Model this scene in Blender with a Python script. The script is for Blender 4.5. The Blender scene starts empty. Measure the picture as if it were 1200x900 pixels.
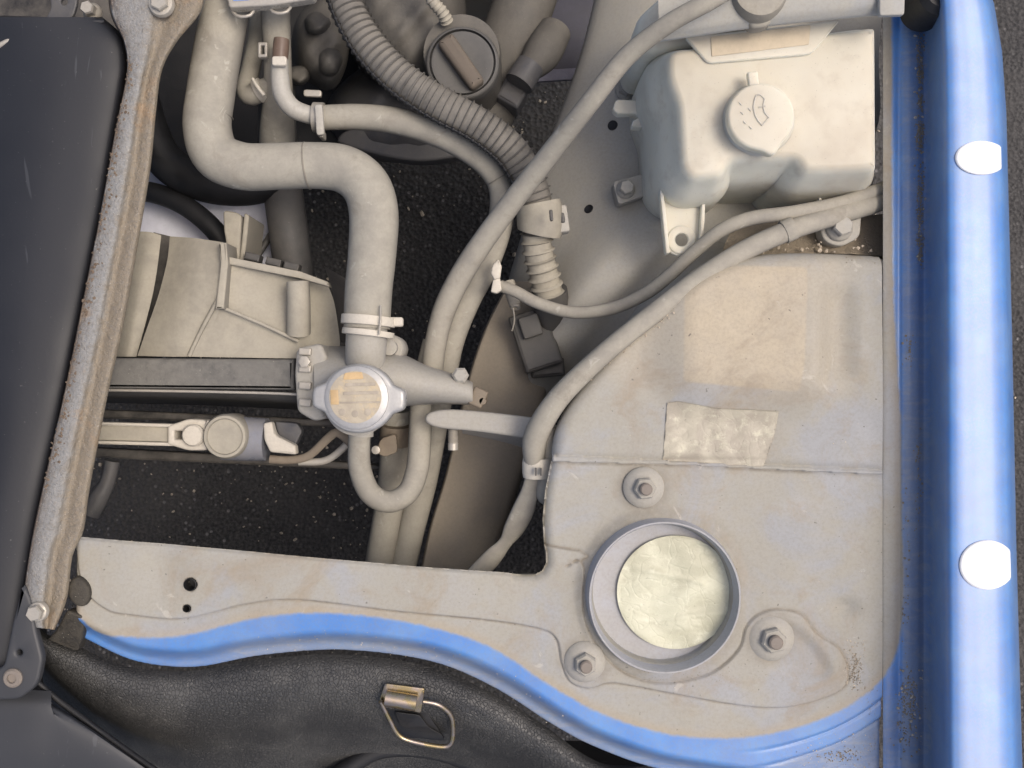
import bpy, bmesh, math, random
import numpy as np
from mathutils import Vector, Matrix, Quaternion
random.seed(7); np.random.seed(7)
R = math.radians
S = 0.00065          # metres per photo pixel on the plane z = 0 (top of the body panels)
H = 0.75             # camera height above that plane
GROUND = -0.60
scene = bpy.context.scene
COL = scene.collection

# ------------------------------------------------------------------ camera
cam = bpy.data.cameras.new('camera'); cam_o = bpy.data.objects.new('camera', cam); COL.objects.link(cam_o)
cam_o.location = (0, 0, H); cam_o.rotation_euler = (0, 0, 0)
cam.sensor_width = 36; cam.lens = 36 * H / (1200 * S); cam.clip_start = 0.02; cam.clip_end = 200
scene.camera = cam_o
# ------------------------------------------------------------------ light
SUN_EL, SUN_AZ = R(65), R(84)          # azimuth clockwise from +Y
w = bpy.data.worlds.new('World'); scene.world = w; w.use_nodes = True
nt = w.node_tree; bg = nt.nodes['Background']
sky = nt.nodes.new('ShaderNodeTexSky'); sky.sky_type = 'NISHITA'; sky.sun_disc = False
sky.sun_elevation = SUN_EL; sky.sun_rotation = SUN_AZ
sky.dust_density = 6.0; sky.air_density = 0.8; sky.ozone_density = 0.6
nt.links.new(sky.outputs[0], bg.inputs[0]); bg.inputs[1].default_value = 0.15
sun = bpy.data.lights.new('sun', 'SUN'); sun.energy = 0.8; sun.angle = R(20); sun.color = (1, 0.95, 0.87)
sun_o = bpy.data.objects.new('sun', sun); COL.objects.link(sun_o)
sd = Vector((math.sin(SUN_AZ) * math.cos(SUN_EL), math.cos(SUN_AZ) * math.cos(SUN_EL), math.sin(SUN_EL)))
sun_o.rotation_euler = sd.to_track_quat('Z', 'Y').to_euler(); sun_o.location = sd * 3
vs = scene.view_settings
vs.view_transform = 'Standard'; vs.look = 'None'; vs.gamma = 1; vs.use_curve_mapping = False
vs.exposure = 0.36

# ------------------------------------------------------------------ helpers
def P(px, py, z=0.0):
    k = S * (H - z) / H
    return Vector(((px - 600) * k, (450 - py) * k, z))
def U(z): return S * (H - z) / H
def catmull(pts, n=8, closed=False):
    p = np.array(pts, float); m = len(p); out = []
    rng = m if closed else m - 1
    for i in range(rng):
        if closed: a, b, c, d = p[(i-1) % m], p[i], p[(i+1) % m], p[(i+2) % m]
        else: a, b, c, d = p[max(i-1, 0)], p[i], p[i+1], p[min(i+2, m-1)]
        for k in range(n):
            t = k / n
            out.append(0.5*((2*b) + (-a+c)*t + (2*a-5*b+4*c-d)*t*t + (-a+3*b-3*c+d)*t**3))
    if not closed: out.append(p[-1])
    return np.array(out)
def rounded(pts, r=6, n=5):
    """polygon with rounded corners; pts (x,y) or (x,y,r)"""
    out = []; m = len(pts)
    for i in range(m):
        a = np.array(pts[i-1][:2], float); b = np.array(pts[i][:2], float); c = np.array(pts[(i+1) % m][:2], float)
        rr = pts[i][2] if len(pts[i]) > 2 else r
        u = a-b; v = c-b; lu = np.linalg.norm(u); lv = np.linalg.norm(v)
        d = min(rr, lu*.45, lv*.45)
        if d < .2: out.append(b); continue
        s, e = b+u/lu*d, b+v/lv*d
        for k in range(n+1):
            t = k/n; out.append((1-t)**2*s + 2*t*(1-t)*b + t*t*e)
    return np.array(out)
def sdf(poly, X, Y):
    """signed distance, positive inside"""
    q = np.array(poly, float); d = np.full(X.shape, 1e9); ins = np.zeros(X.shape, bool)
    for i in range(len(q)):
        (ax, ay), (bx, by) = q[i-1], q[i]
        ex, ey = bx-ax, by-ay; L = ex*ex+ey*ey
        if L < 1e-12: continue
        t = np.clip(((X-ax)*ex + (Y-ay)*ey)/L, 0, 1)
        d = np.minimum(d, np.hypot(X-ax-t*ex, Y-ay-t*ey))
        c = (ay > Y) != (by > Y)
        if ey != 0: ins ^= c & (X < ax + (Y-ay)*ex/ey)
    return np.where(ins, d, -d)
def sstep(a, b, x):
    t = np.clip((x-a)/(b-a), 0, 1); return t*t*(3-2*t)

def mesh_from(verts, faces, sharp=40):
    me = bpy.data.meshes.new('m'); me.from_pydata([tuple(v) for v in verts], [], [tuple(f) for f in faces])
    me.validate(); me.update()
    bm = bmesh.new(); bm.from_mesh(me); bmesh.ops.recalc_face_normals(bm, faces=bm.faces); bm.to_mesh(me); bm.free()
    me.polygons.foreach_set('use_smooth', [True]*len(me.polygons))
    if sharp: me.set_sharp_from_angle(angle=R(sharp))
    return me
def join(meshes):
    bm = bmesh.new()
    for m in meshes: bm.from_mesh(m)
    me = bpy.data.meshes.new('m'); bm.to_mesh(me); bm.free()
    me.polygons.foreach_set('use_smooth', [True]*len(me.polygons)); me.set_sharp_from_angle(angle=R(40))
    return me

def tag(o, label=None, cat=None, group=None, kind=None):
    if label: o['label'] = label
    if cat: o['category'] = cat
    if group: o['group'] = group
    if kind: o['kind'] = kind
    return o
def thing(name, label, cat, loc, group=None):
    o = bpy.data.objects.new(name, None); COL.objects.link(o); o.empty_display_size = .02
    o.location = loc; tag(o, label, cat, group); o['_w'] = list(loc); return o
def obj(name, me, mat, parent=None, label=None, cat=None, group=None, kind=None, origin=None):
    """mesh in world coordinates -> object (child of parent, or with its own origin)"""
    if parent is not None: off = Vector(parent['_w'])
    elif origin is not None: off = Vector(origin)
    else:
        co = np.empty(len(me.vertices)*3); me.vertices.foreach_get('co', co); co = co.reshape(-1, 3)
        off = Vector((co[:, 0].mean(), co[:, 1].mean(), co[:, 2].min()))
    me.transform(Matrix.Translation(-off)); me.name = name
    o = bpy.data.objects.new(name, me); COL.objects.link(o)
    me.materials.clear(); me.materials.append(mat)
    if parent is not None: o.parent = parent
    else: o.location = off
    o['_w'] = list(off)
    return tag(o, label, cat, group, kind)

def tube(pts, n=18, sub=10, rings=None, closed=False, flat=1.0, wob=0.0, caps=True, step=None):
    """pts (px, py, z, r_px); rings = (pitch_px, depth, duty) corrugation"""
    a = catmull(pts, sub)
    W = np.array([P(*q[:3]) for q in a]); rad = np.array([q[3]*U(q[2]) for q in a])
    seg = np.linalg.norm(np.diff(W, axis=0), axis=1); L = np.concatenate([[0], np.cumsum(seg)])
    st = step or (rings[0]*S/8 if rings else 0.003)
    m = max(4, int(L[-1]/st)); t = np.linspace(0, L[-1], m)
    W = np.stack([np.interp(t, L, W[:, k]) for k in range(3)], 1); rad = np.interp(t, L, rad)
    if rings:
        ph = np.mod(t/(rings[0]*S), 1.0)
        rad = rad*(1 - rings[1]*(1-sstep(0.0, .12, np.abs(ph-.5)-.5+rings[2]/1)))
    if wob: rad = rad*(1+wob*np.interp(t, np.linspace(0, L[-1], 12), np.random.uniform(-1, 1, 12)))
    T = np.gradient(W, axis=0); T /= np.linalg.norm(T, axis=1)[:, None]
    up = np.array([0, 0, 1.0]); N = up - T[0]*T[0].dot(up)
    if np.linalg.norm(N) < .1: up = np.array([0, 1.0, 0]); N = up - T[0]*T[0].dot(up)
    N /= np.linalg.norm(N); V = []; F = []
    for i in range(m):
        N = N - T[i]*T[i].dot(N); N /= np.linalg.norm(N); B = np.cross(T[i], N)
        for k in range(n):
            an = 2*math.pi*k/n
            V.append(W[i] + rad[i]*(flat*math.cos(an)*N + math.sin(an)*B))
    for i in range(m-1):
        for k in range(n):
            F.append((i*n+k, i*n+(k+1) % n, (i+1)*n+(k+1) % n, (i+1)*n+k))
    if caps: F.append(tuple(range(n))); F.append(tuple(range((m-1)*n, m*n)))
    return mesh_from(V, F, 60)
def lathe(c, prof, seg=40, axis=(0, 0, 1), rot=0.0, sx=1.0, sharp=35, cap0=True):
    """c world point; prof [(r, h)] metres along axis"""
    q = Vector((0, 0, 1)).rotation_difference(Vector(axis).normalized()); V = []; F = []
    for r, h in prof:
        for k in range(seg):
            an = 2*math.pi*k/seg + rot
            V.append(Vector(c) + q @ Vector((r*sx*math.cos(an), r*math.sin(an), h)))
    for i in range(len(prof)-1):
        for k in range(seg): F.append((i*seg+k, i*seg+(k+1) % seg, (i+1)*seg+(k+1) % seg, (i+1)*seg+k))
    if prof[0][0] > 1e-6 and cap0: F.append(tuple(range(seg)))
    if prof[-1][0] > 1e-6: F.append(tuple(range((len(prof)-1)*seg, len(prof)*seg)))
    me = mesh_from(V, F, None)
    bm = bmesh.new(); bm.from_mesh(me); bmesh.ops.remove_doubles(bm, verts=bm.verts, dist=1e-6)
    bmesh.ops.recalc_face_normals(bm, faces=bm.faces); bm.to_mesh(me); bm.free()
    me.polygons.foreach_set('use_smooth', [True]*len(me.polygons)); me.set_sharp_from_angle(angle=R(sharp))
    return me
def plate(outline, z, th, bev=0.001, holes=(), n=3):
    """sheet with rounded upper edge; outline px at height z (number or function)"""
    zf = z if callable(z) else (lambda x, y: z)
    bm = bmesh.new(); edges = []
    def loop(pl, outer):
        q = np.array(pl, float); area = 0.5*np.sum(q[:, 0]*np.roll(q[:, 1], -1)-np.roll(q[:, 0], -1)*q[:, 1])
        if area < 0: q = q[::-1]
        d1 = np.roll(q, -1, 0)-q; d0 = q-np.roll(q, 1, 0)
        d1 /= np.linalg.norm(d1, axis=1)[:, None]+1e-9; d0 /= np.linalg.norm(d0, axis=1)[:, None]+1e-9
        nn = np.stack([-(d0+d1)[:, 1], (d0+d1)[:, 0]], 1); nn /= np.linalg.norm(nn, axis=1)[:, None]+1e-9
        if not outer: nn = -nn
        rows = []
        for j in range(n+1):
            an = math.pi/2*j/n; ins = bev*(1-math.sin(an)); dz = -bev*(1-math.cos(an))
            row = []
            for (x, y), (nx, ny) in zip(q, nn):
                zz = zf(x, y); wv = P(x, y, zz); row.append(bm.verts.new((wv.x+nx*ins, wv.y-ny*ins, zz-bev+bev*math.sin(math.pi/2-an) if False else zz+dz)))
            rows.append(row)
        # order: j=0 -> inset bev at top (dz=0); j=n -> inset 0, dz=-bev
        row = [bm.verts.new((v.co.x, v.co.y, zf(x, y)-th)) for v, (x, y) in zip(rows[-1], q)]; rows.append(row)
        m = len(q)
        for a, b in zip(rows[:-1], rows[1:]):
            for k in range(m): bm.faces.new((a[k], a[(k+1) % m], b[(k+1) % m], b[k]))
        for row in (rows[0], rows[-1]):
            pass
        return rows[0], rows[-1]
    tops = []; bots = []
    t, b = loop(outline, True); tops.append(t); bots.append(b)
    for h in holes:
        t, b = loop(h, False); tops.append(t); bots.append(b)
    for grp in (tops, bots):
        ed = []
        for row in grp:
            for k in range(len(row)):
                e = bm.edges.get((row[k], row[(k+1) % len(row)])); ed.append(e)
        bmesh.ops.triangle_fill(bm, use_beauty=True, use_dissolve=False, edges=ed)
    bmesh.ops.recalc_face_normals(bm, faces=bm.faces)
    me = bpy.data.meshes.new('m'); bm.to_mesh(me); bm.free()
    me.polygons.foreach_set('use_smooth', [True]*len(me.polygons)); me.set_sharp_from_angle(angle=R(32))
    return me
def circ(cx, cy, r, n=28, ry=None): return [(cx+r*math.cos(2*math.pi*k/n), cy+(ry or r)*math.sin(2*math.pi*k/n)) for k in range(n)]
def loft(rows, subu=1, subv=1, attrs=None, sharp=60):
    """rows of (px,py,z) points, equal length"""
    A = np.array(rows, float)
    if subv > 1: A = np.stack([catmull(A[i], subv) for i in range(len(A))])
    if subu > 1: A = np.stack([catmull(A[:, j], subu) for j in range(A.shape[1])], 1)
    n, m = A.shape[:2]; V = [P(*A[i, j]) for i in range(n) for j in range(m)]
    F = [(i*m+j, i*m+j+1, (i+1)*m+j+1, (i+1)*m+j) for i in range(n-1) for j in range(m-1)]
    me = bpy.data.meshes.new('m'); me.from_pydata([tuple(v) for v in V], [], F); me.update()
    up = sum(p.normal.z*p.area for p in me.polygons)
    if up < 0: me.flip_normals()
    me.polygons.foreach_set('use_smooth', [True]*len(me.polygons)); me.set_sharp_from_angle(angle=R(sharp))
    if attrs:
        X = A[..., 0].ravel(); Y = A[..., 1].ravel()
        uu = np.repeat(np.linspace(0, 1, n), m); vv = np.tile(np.linspace(0, 1, m), n)
        for k, f in attrs.items():
            at = me.attributes.new(k, 'FLOAT', 'POINT'); at.data.foreach_set('value', np.asarray(f(X, Y, uu, vv), dtype=np.float32))
    return me
def hfield(x0, x1, y0, y1, st, zf, keep=None, attrs=None, snap=None):
    xs = np.arange(x0, x1+.01, st); ys = np.arange(y0, y1+.01, st); X, Y = np.meshgrid(xs, ys)
    Z = zf(X, Y); K = np.ones(X.shape, bool) if keep is None else keep(X, Y, Z)
    idx = np.full(X.shape, -1); idx[K] = np.arange(K.sum())
    if snap: X, Y = snap(X, Y)
    V = np.stack([(X[K]-600)*S, (450-Y[K])*S, Z[K]], 1)
    a, b, c, d = idx[:-1, :-1], idx[:-1, 1:], idx[1:, 1:], idx[1:, :-1]
    ok = (a >= 0) & (b >= 0) & (c >= 0) & (d >= 0)
    F = np.stack([a[ok], d[ok], c[ok], b[ok]], 1)
    me = bpy.data.meshes.new('m'); me.from_pydata(V.tolist(), [], F.tolist()); me.update()
    me.polygons.foreach_set('use_smooth', [True]*len(me.polygons))
    for k, f in (attrs or {}).items():
        at = me.attributes.new(k, 'FLOAT', 'POINT'); at.data.foreach_set('value', f(X, Y)[K].astype(np.float32))
    return me
def box(cx, cy, z, wx, wy, th, rot=0, bev=0.0012, r=3):
    c, s = math.cos(R(rot)), math.sin(R(rot))
    pts = [(cx+c*x-s*y, cy+s*x+c*y) for x, y in ((-wx/2, -wy/2), (wx/2, -wy/2), (wx/2, wy/2), (-wx/2, wy/2))]
    return plate(rounded(pts, r, 3), z, th, bev)

# ------------------------------------------------------------------ materials
def new_mat(name):
    m = bpy.data.materials.new(name); m.use_nodes = True; t = m.node_tree
    return m, t, t.nodes['Principled BSDF']
class NB:
    def __init__(s, t): s.t = t; s.pos = t.nodes.new('ShaderNodeNewGeometry')
    def n(s, kind, **kw):
        o = s.t.nodes.new(kind)
        for k, v in kw.items(): setattr(o, k, v)
        return o
    def l(s, a, b): s.t.links.new(a, b)
    def noise(s, scale, detail=4, rough=.6, vec=None, dist=0):
        o = s.n('ShaderNodeTexNoise'); o.inputs['Scale'].default_value = scale; o.inputs['Detail'].default_value = detail
        o.inputs['Roughness'].default_value = rough; o.inputs['Distortion'].default_value = dist
        s.l(vec or s.pos.outputs['Position'], o.inputs['Vector']); return o.outputs['Fac']
    def ramp(s, x, a, b, va=0., vb=1.):
        o = s.n('ShaderNodeMapRange'); o.inputs[1].default_value = a; o.inputs[2].default_value = b
        o.inputs[3].default_value = va; o.inputs[4].default_value = vb; o.interpolation_type = 'SMOOTHSTEP'
        s.l(x, o.inputs[0]); return o.outputs[0]
    def math(s, op, a, b=None, c=None):
        o = s.n('ShaderNodeMath', operation=op)
        for i, v in enumerate((a, b, c)):
            if v is None: continue
            if isinstance(v, (int, float)): o.inputs[i].default_value = v
            else: s.l(v, o.inputs[i])
        return o.outputs[0]
    def mix(s, f, a, b, mode='MIX'):
        o = s.n('ShaderNodeMix', data_type='RGBA', blend_type=mode)
        if isinstance(f, (int, float)): o.inputs['Factor'].default_value = f
        else: s.l(f, o.inputs['Factor'])
        for sock, v in ((o.inputs[6], a), (o.inputs[7], b)):
            if isinstance(v, tuple): sock.default_value = (*v, 1)
            else: s.l(v, sock)
        return o.outputs[2]
    def attr(s, name): return s.n('ShaderNodeAttribute', attribute_name=name).outputs['Fac']
    def bump(s, h, strength, dist, prev=None):
        o = s.n('ShaderNodeBump'); o.inputs['Strength'].default_value = strength; o.inputs['Distance'].default_value = dist
        s.l(h, o.inputs['Height'])
        if prev: s.l(prev, o.inputs['Normal'])
        return o.outputs[0]
    def stretch(s, sc):
        o = s.n('ShaderNodeVectorMath', operation='MULTIPLY'); s.l(s.pos.outputs['Position'], o.inputs[0]); o.inputs[1].default_value = sc
        return o.outputs[0]
DUST = (0.345, 0.322, 0.26)
def dusty(name, base, dust=DUST, amt=.8, rough=.75, metal=0, coat=0, bump=.25, sc=1.0, specks=.5, up=True, extra=None, spec=.3):
    m, t, b = new_mat(name); q = NB(t)
    big = q.noise(14*sc, 5, .65); mid = q.noise(70*sc, 5, .65); fine = q.noise(420, 3, .7); grain = q.noise(1500, 2, .6)
    f = q.ramp(q.math('ADD', q.math('MULTIPLY', big, .6), q.math('MULTIPLY', mid, .4)), .3, .62, max(0, amt-.35), min(1, amt+.2))
    if up:
        nz = q.n('ShaderNodeSeparateXYZ'); q.l(q.pos.outputs['Normal'], nz.inputs[0])
        f = q.math('MULTIPLY', f, q.ramp(nz.outputs[2], -.15, .75, .35, 1))
    c = q.mix(f, base, dust)
    if extra: c = extra(q, c, f)
    c = q.mix(q.ramp(big, .35, .7, 0, .22), c, (0.315, 0.32, 0.325) if dust == DUST else base)
    c = q.mix(q.ramp(fine, .3, .75, 0, .16), c, (0.20, 0.165, 0.125), 'MULTIPLY') if False else q.mix(q.ramp(fine, .35, .8, 0, .3), c, tuple(x*.6 for x in dust))
    # fine speckle of grit, dark and light
    c = q.mix(q.ramp(grain, .70, .76, 0, .45*specks), c, (.10, .085, .07))
    c = q.mix(q.ramp(q.noise(900, 2, .5), .72, .78, 0, .5*specks), c, (.62, .57, .48))
    q.l(c, b.inputs['Base Color']); b.inputs['Metallic'].default_value = metal
    rg = q.ramp(f, 0, 1, max(.25, rough-.3), min(1, rough+.15))
    if hasattr(q, 'gloss'):
        q.l(q.ramp(q.gloss, 0, 1, 0, 1), b.inputs['Coat Weight']); b.inputs['Coat Roughness'].default_value = .3
    q.l(rg, b.inputs['Roughness'])
    b.inputs['Specular IOR Level'].default_value = spec
    if coat: b.inputs['Coat Weight'].default_value = coat
    nm = q.bump(fine, bump*.5, .0006); nm = q.bump(mid, bump*.5, .002, nm)
    q.l(nm, b.inputs['Normal'])
    return m
def plain(name, col, rough=.5, metal=0, var=.25, sc=60, bump=.1, spec=.5):
    m, t, b = new_mat(name); q = NB(t)
    n1 = q.noise(sc, 5, .65); n2 = q.noise(sc*9, 3, .6)
    c = q.mix(q.ramp(n1, .3, .7, 0, 1), tuple(x*(1-var) for x in col), tuple(min(1, x*(1+var)) for x in col))
    c = q.mix(q.ramp(n2, .55, .75, 0, var), c, tuple(x*.5 for x in col))
    q.l(c, b.inputs['Base Color']); b.inputs['Metallic'].default_value = metal; b.inputs['Specular IOR Level'].default_value = spec
    q.l(q.ramp(n1, .3, .7, max(.05, rough-.1), min(1, rough+.12)), b.inputs['Roughness'])
    q.l(q.bump(n2, bump, .0006), b.inputs['Normal']); return m

M = {}
BLUE = (0.045, 0.165, 0.58)
def body_extra(q, c, f):
    g = q.attr('gray'); tan = q.attr('tan')
    c = q.mix(q.ramp(tan, 0, 1, 0, 1), c, (0.44, 0.375, 0.275))
    seam = q.math('MULTIPLY', q.attr('seam'), q.ramp(q.noise(150, 4, .7), .25, .6, .35, 1))
    c = q.mix(q.math('MULTIPLY', seam, .8), c, (0.15, 0.12, 0.085))
    # bluish wiped patches where the paint shows through thin dust
    wipe = q.ramp(q.noise(11, 5, .6, dist=.5), .50, .64, 0, .7)
    c = q.mix(q.math('MULTIPLY', wipe, q.ramp(tan, 0, 1, 1, 0)), c, (0.315, 0.328, 0.35))
    c = q.mix(q.ramp(q.noise(17, 6, .7, dist=.8), .50, .72, 0, .75), c, (0.30, 0.245, 0.175))
    c = q.mix(q.ramp(q.noise(230, 2, .5), .735, .755, 0, .7), c, (0.10, 0.085, 0.07))
    # pale dried splashes
    c = q.mix(q.ramp(q.noise(34, 4, .6, dist=1.6), .66, .72, 0, .35), c, (0.60, 0.55, 0.47))
    wob = q.math('ADD', g, q.math('MULTIPLY', q.math('SUBTRACT', q.noise(120, 6, .75), .5), 6.0))
    # rusty-brown dust line along the masking edge
    edge = q.math('MULTIPLY', q.ramp(wob, -.5, 1.5, 0, 1), q.ramp(wob, 2, 14, 1, 0))
    c = q.mix(q.math('MULTIPLY', edge, .38), c, (0.38, 0.29, 0.18))
    blue = q.ramp(q.noise(40, 3, .5), .35, .7, 0, 1)
    bc = q.mix(blue, (0.055, 0.195, 0.52), (0.078, 0.238, 0.56))
    scuff = q.attr('scuff')
    sc1 = q.ramp(q.noise(1.0, 5, .7, vec=q.stretch((45, 150, 60)), dist=.8), .45, .62, 0, 1)
    sp = q.ramp(q.noise(700, 3, .6), .60, .70, 0, 1)
    ds = q.math('MULTIPLY', scuff, q.math('MAXIMUM', q.math('MULTIPLY', sc1, .55), q.math('MULTIPLY', sp, .75)))
    bc = q.mix(ds, bc, (0.42, 0.42, 0.44))
    bc = q.mix(q.math('MULTIPLY', scuff, .68), bc, (0.22, 0.245, 0.28))
    isb = q.ramp(wob, -3.2, 2.2, 1, 0)
    q.gloss = q.math('MULTIPLY', isb, q.math('SUBTRACT', 1.0, q.math('MULTIPLY', scuff, .8)))
    return q.mix(isb, c, bc)
M['body'] = dusty('dusty_body_paint', (0.33, 0.33, 0.325), amt=.72, rough=.6, specks=.35, extra=body_extra, up=False, bump=.3)
def splash(q, c, f):
    c = q.mix(q.ramp(q.noise(55, 5, .65, dist=1.2), .62, .70, 0, .45), c, (0.56, 0.53, 0.45))
    return q.mix(q.ramp(q.noise(38, 6, .7, dist=.6), .56, .70, 0, .5), c, (0.23, 0.205, 0.165))
M['hose'] = dusty('dusty_rubber_hose', (0.16, 0.15, 0.135), dust=(0.41, 0.383, 0.315), amt=.74, rough=.85, specks=.25, bump=.35, extra=splash)
M['hose_dark'] = dusty('grey_rubber_hose', (0.07, 0.068, 0.065), dust=(0.30, 0.27, 0.22), amt=.7, rough=.8, specks=.4)
M['cable'] = dusty('dusty_cable_sheath', (0.16, 0.15, 0.14), dust=(0.41, 0.38, 0.31), amt=.74, rough=.8, specks=.3, bump=.35, extra=splash)
M['conduit'] = dusty('dusty_split_conduit', (0.03, 0.03, 0.03), dust=(0.27, 0.25, 0.215), amt=.62, rough=.7, specks=.4)
M['black_rubber'] = plain('black_rubber', (0.012, 0.012, 0.013), .6, bump=.2)
M['black_plastic'] = dusty('dusty_black_plastic', (0.022, 0.022, 0.024), dust=(0.22, 0.20, 0.17), amt=.35, rough=.6, specks=.5)
M['conn'] = dusty('charcoal_connector_plastic', (0.035, 0.035, 0.038), dust=(0.16, 0.15, 0.13), amt=.4, rough=.6, specks=.3)
M['shroud'] = dusty('dusty_shroud_plastic', (0.12, 0.115, 0.11), dust=(0.43, 0.395, 0.315), amt=.86, rough=.8, specks=.15, bump=.15)
M['alu'] = dusty('dusty_cast_aluminium', (0.33, 0.32, 0.31), dust=(0.38, 0.355, 0.29), amt=.6, rough=.6, metal=0, specks=.5, bump=.5)
M['steel'] = dusty('dull_plated_steel', (0.40, 0.38, 0.34), dust=(0.42, 0.38, 0.31), amt=.45, rough=.5, metal=.25, specks=.5)
M['rust'] = dusty('rusty_steel', (0.14, 0.105, 0.075), dust=(0.29, 0.25, 0.19), amt=.5, rough=.8, specks=.6)
M['rim'] = dusty('blue_grey_rim_paint', (0.34, 0.36, 0.42), dust=(0.37, 0.345, 0.29), amt=.5, rough=.6, specks=.5)
M['grip'] = dusty('brown_smudged_cap_grip', (0.07, 0.065, 0.058), dust=(0.19, 0.155, 0.12), amt=.6, rough=.7, specks=.5)
M['downpipe'] = dusty('dark_grey_pipe', (0.045, 0.045, 0.046), dust=(0.15, 0.14, 0.125), amt=.45, rough=.7, specks=.8)
M['flake'] = dusty('rust_flake', (0.09, 0.06, 0.04), dust=(0.28, 0.22, 0.16), amt=.35, rough=.95, specks=1, sc=6)
M['oilcap'] = dusty('dark_grey_cap_plastic', (0.05, 0.05, 0.05), dust=(0.155, 0.148, 0.135), amt=.6, rough=.6, specks=.4)
M['stud'] = dusty('dark_stud_steel', (0.15, 0.13, 0.115), dust=(0.27, 0.23, 0.19), amt=.45, rough=.6, specks=.6)
M['clip'] = dusty('pale_nylon_clip', (0.55, 0.52, 0.45), dust=(0.55, 0.50, 0.41), amt=.6, rough=.6, specks=.2)
M['cream'] = None
M['engine'] = dusty('grimy_engine_casting', (0.06, 0.058, 0.055), dust=(0.19, 0.175, 0.148), amt=.6, rough=.7, specks=.7, bump=.6)
M['gearbox'] = dusty('blue_grey_gearbox_casting', (0.065, 0.068, 0.078), dust=(0.16, 0.15, 0.135), amt=.35, rough=.6, specks=.6, bump=.5)
M['rail'] = dusty('brown_dusted_frame_rail', (0.22, 0.20, 0.175), dust=(0.32, 0.275, 0.21), amt=.7, rough=.8, specks=.5)
M['apron'] = dusty('grey_dusted_apron', (0.36, 0.355, 0.34), dust=(0.42, 0.39, 0.32), amt=.7, rough=.75, specks=.7)
M['foam'] = dusty('dark_foam_strip', (0.06, 0.06, 0.06), dust=(0.24, 0.23, 0.205), amt=.6, rough=.95, specks=1.0, bump=1.0, sc=2)
M['pad'] = dusty('speckled_foam_pad', (0.03, 0.028, 0.025), dust=(0.12, 0.105, 0.08), amt=.25, rough=.95, specks=2.0, bump=1.0, sc=3)
M['grit'] = plain('pale_grit', (0.42, 0.36, 0.28), .9, var=.5, sc=300)
M['white'] = plain('plain_white', (0.85, 0.86, 0.87), .35, var=.03, bump=.02)
M['paper'] = None

def mk_tank():
    m, t, b = new_mat('aged_cream_plastic'); q = NB(t)
    n1 = q.noise(9, 4, .6); n2 = q.noise(60, 4, .6); n3 = q.noise(700, 2, .6)
    nz = q.n('ShaderNodeSeparateXYZ'); q.l(q.pos.outputs['Normal'], nz.inputs[0])
    dust = q.math('MULTIPLY', q.ramp(nz.outputs[2], .25, .95, .05, 1), q.ramp(n1, .3, .65, .55, 1))
    c = q.mix(dust, (0.70, 0.69, 0.59), (0.55, 0.50, 0.40))
    c = q.mix(q.ramp(n1, .48, .68, 0, .45), c, (0.42, 0.365, 0.285)); c = q.mix(q.ramp(n2, .5, .75, 0, .35), c, (0.42, 0.36, 0.28))
    c = q.mix(q.ramp(n3, .68, .74, 0, .4), c, (0.2, .17, .13))
    q.l(c, b.inputs['Base Color']); b.inputs['Roughness'].default_value = .5; b.inputs['Specular IOR Level'].default_value = .35
    b.inputs['Subsurface Weight'].default_value = .5; b.inputs['Subsurface Scale'].default_value = .01
    b.inputs['Subsurface Radius'].default_value = (1, .9, .7)
    q.l(q.bump(n2, .12, .002), b.inputs['Normal']); return m
M['cream'] = mk_tank()
def mk_paper(name, c1, c2, c3, crinkle=.6):
    m, t, b = new_mat(name); q = NB(t)
    n1 = q.noise(28, 5, .65, dist=.6); n2 = q.noise(90, 5, .7); n3 = q.noise(500, 3, .6)
    c = q.mix(q.ramp(n1, .4, .6), c1, c2); c = q.mix(q.ramp(n2, .52, .68, 0, .8), c, c3); c = q.mix(q.ramp(n3, .66, .74, 0, .5), c, tuple(x*.4 for x in c2))
    q.l(c, b.inputs['Base Color']); b.inputs['Roughness'].default_value = .45
    v = q.n('ShaderNodeTexVoronoi', feature='DISTANCE_TO_EDGE'); v.inputs['Scale'].default_value = 45
    nn = q.n('ShaderNodeTexNoise'); nn.inputs['Scale'].default_value = 25; q.l(q.pos.outputs['Position'], nn.inputs['Vector'])
    mx = q.n('ShaderNodeMix', data_type='VECTOR'); mx.inputs[0].default_value = .12; q.l(q.pos.outputs['Position'], mx.inputs[4]); q.l(nn.outputs['Color'], mx.inputs[5])
    q.l(mx.outputs[1], v.inputs['Vector'])
    nm = q.bump(q.ramp(v.outputs[0], 0, .08), crinkle*.35, .0012); nm = q.bump(n2, crinkle*.5, .0025, nm)
    q.l(nm, b.inputs['Normal']); return m
M['foil'] = mk_paper('pale_crinkled_seal', (0.54, 0.535, 0.40), (0.46, 0.45, 0.33), (0.60, 0.595, 0.46), .5)
M['label'] = mk_paper('weathered_paper_label', (0.40, 0.365, 0.28), (0.31, 0.275, 0.215), (0.50, 0.47, 0.35), .25)

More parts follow.
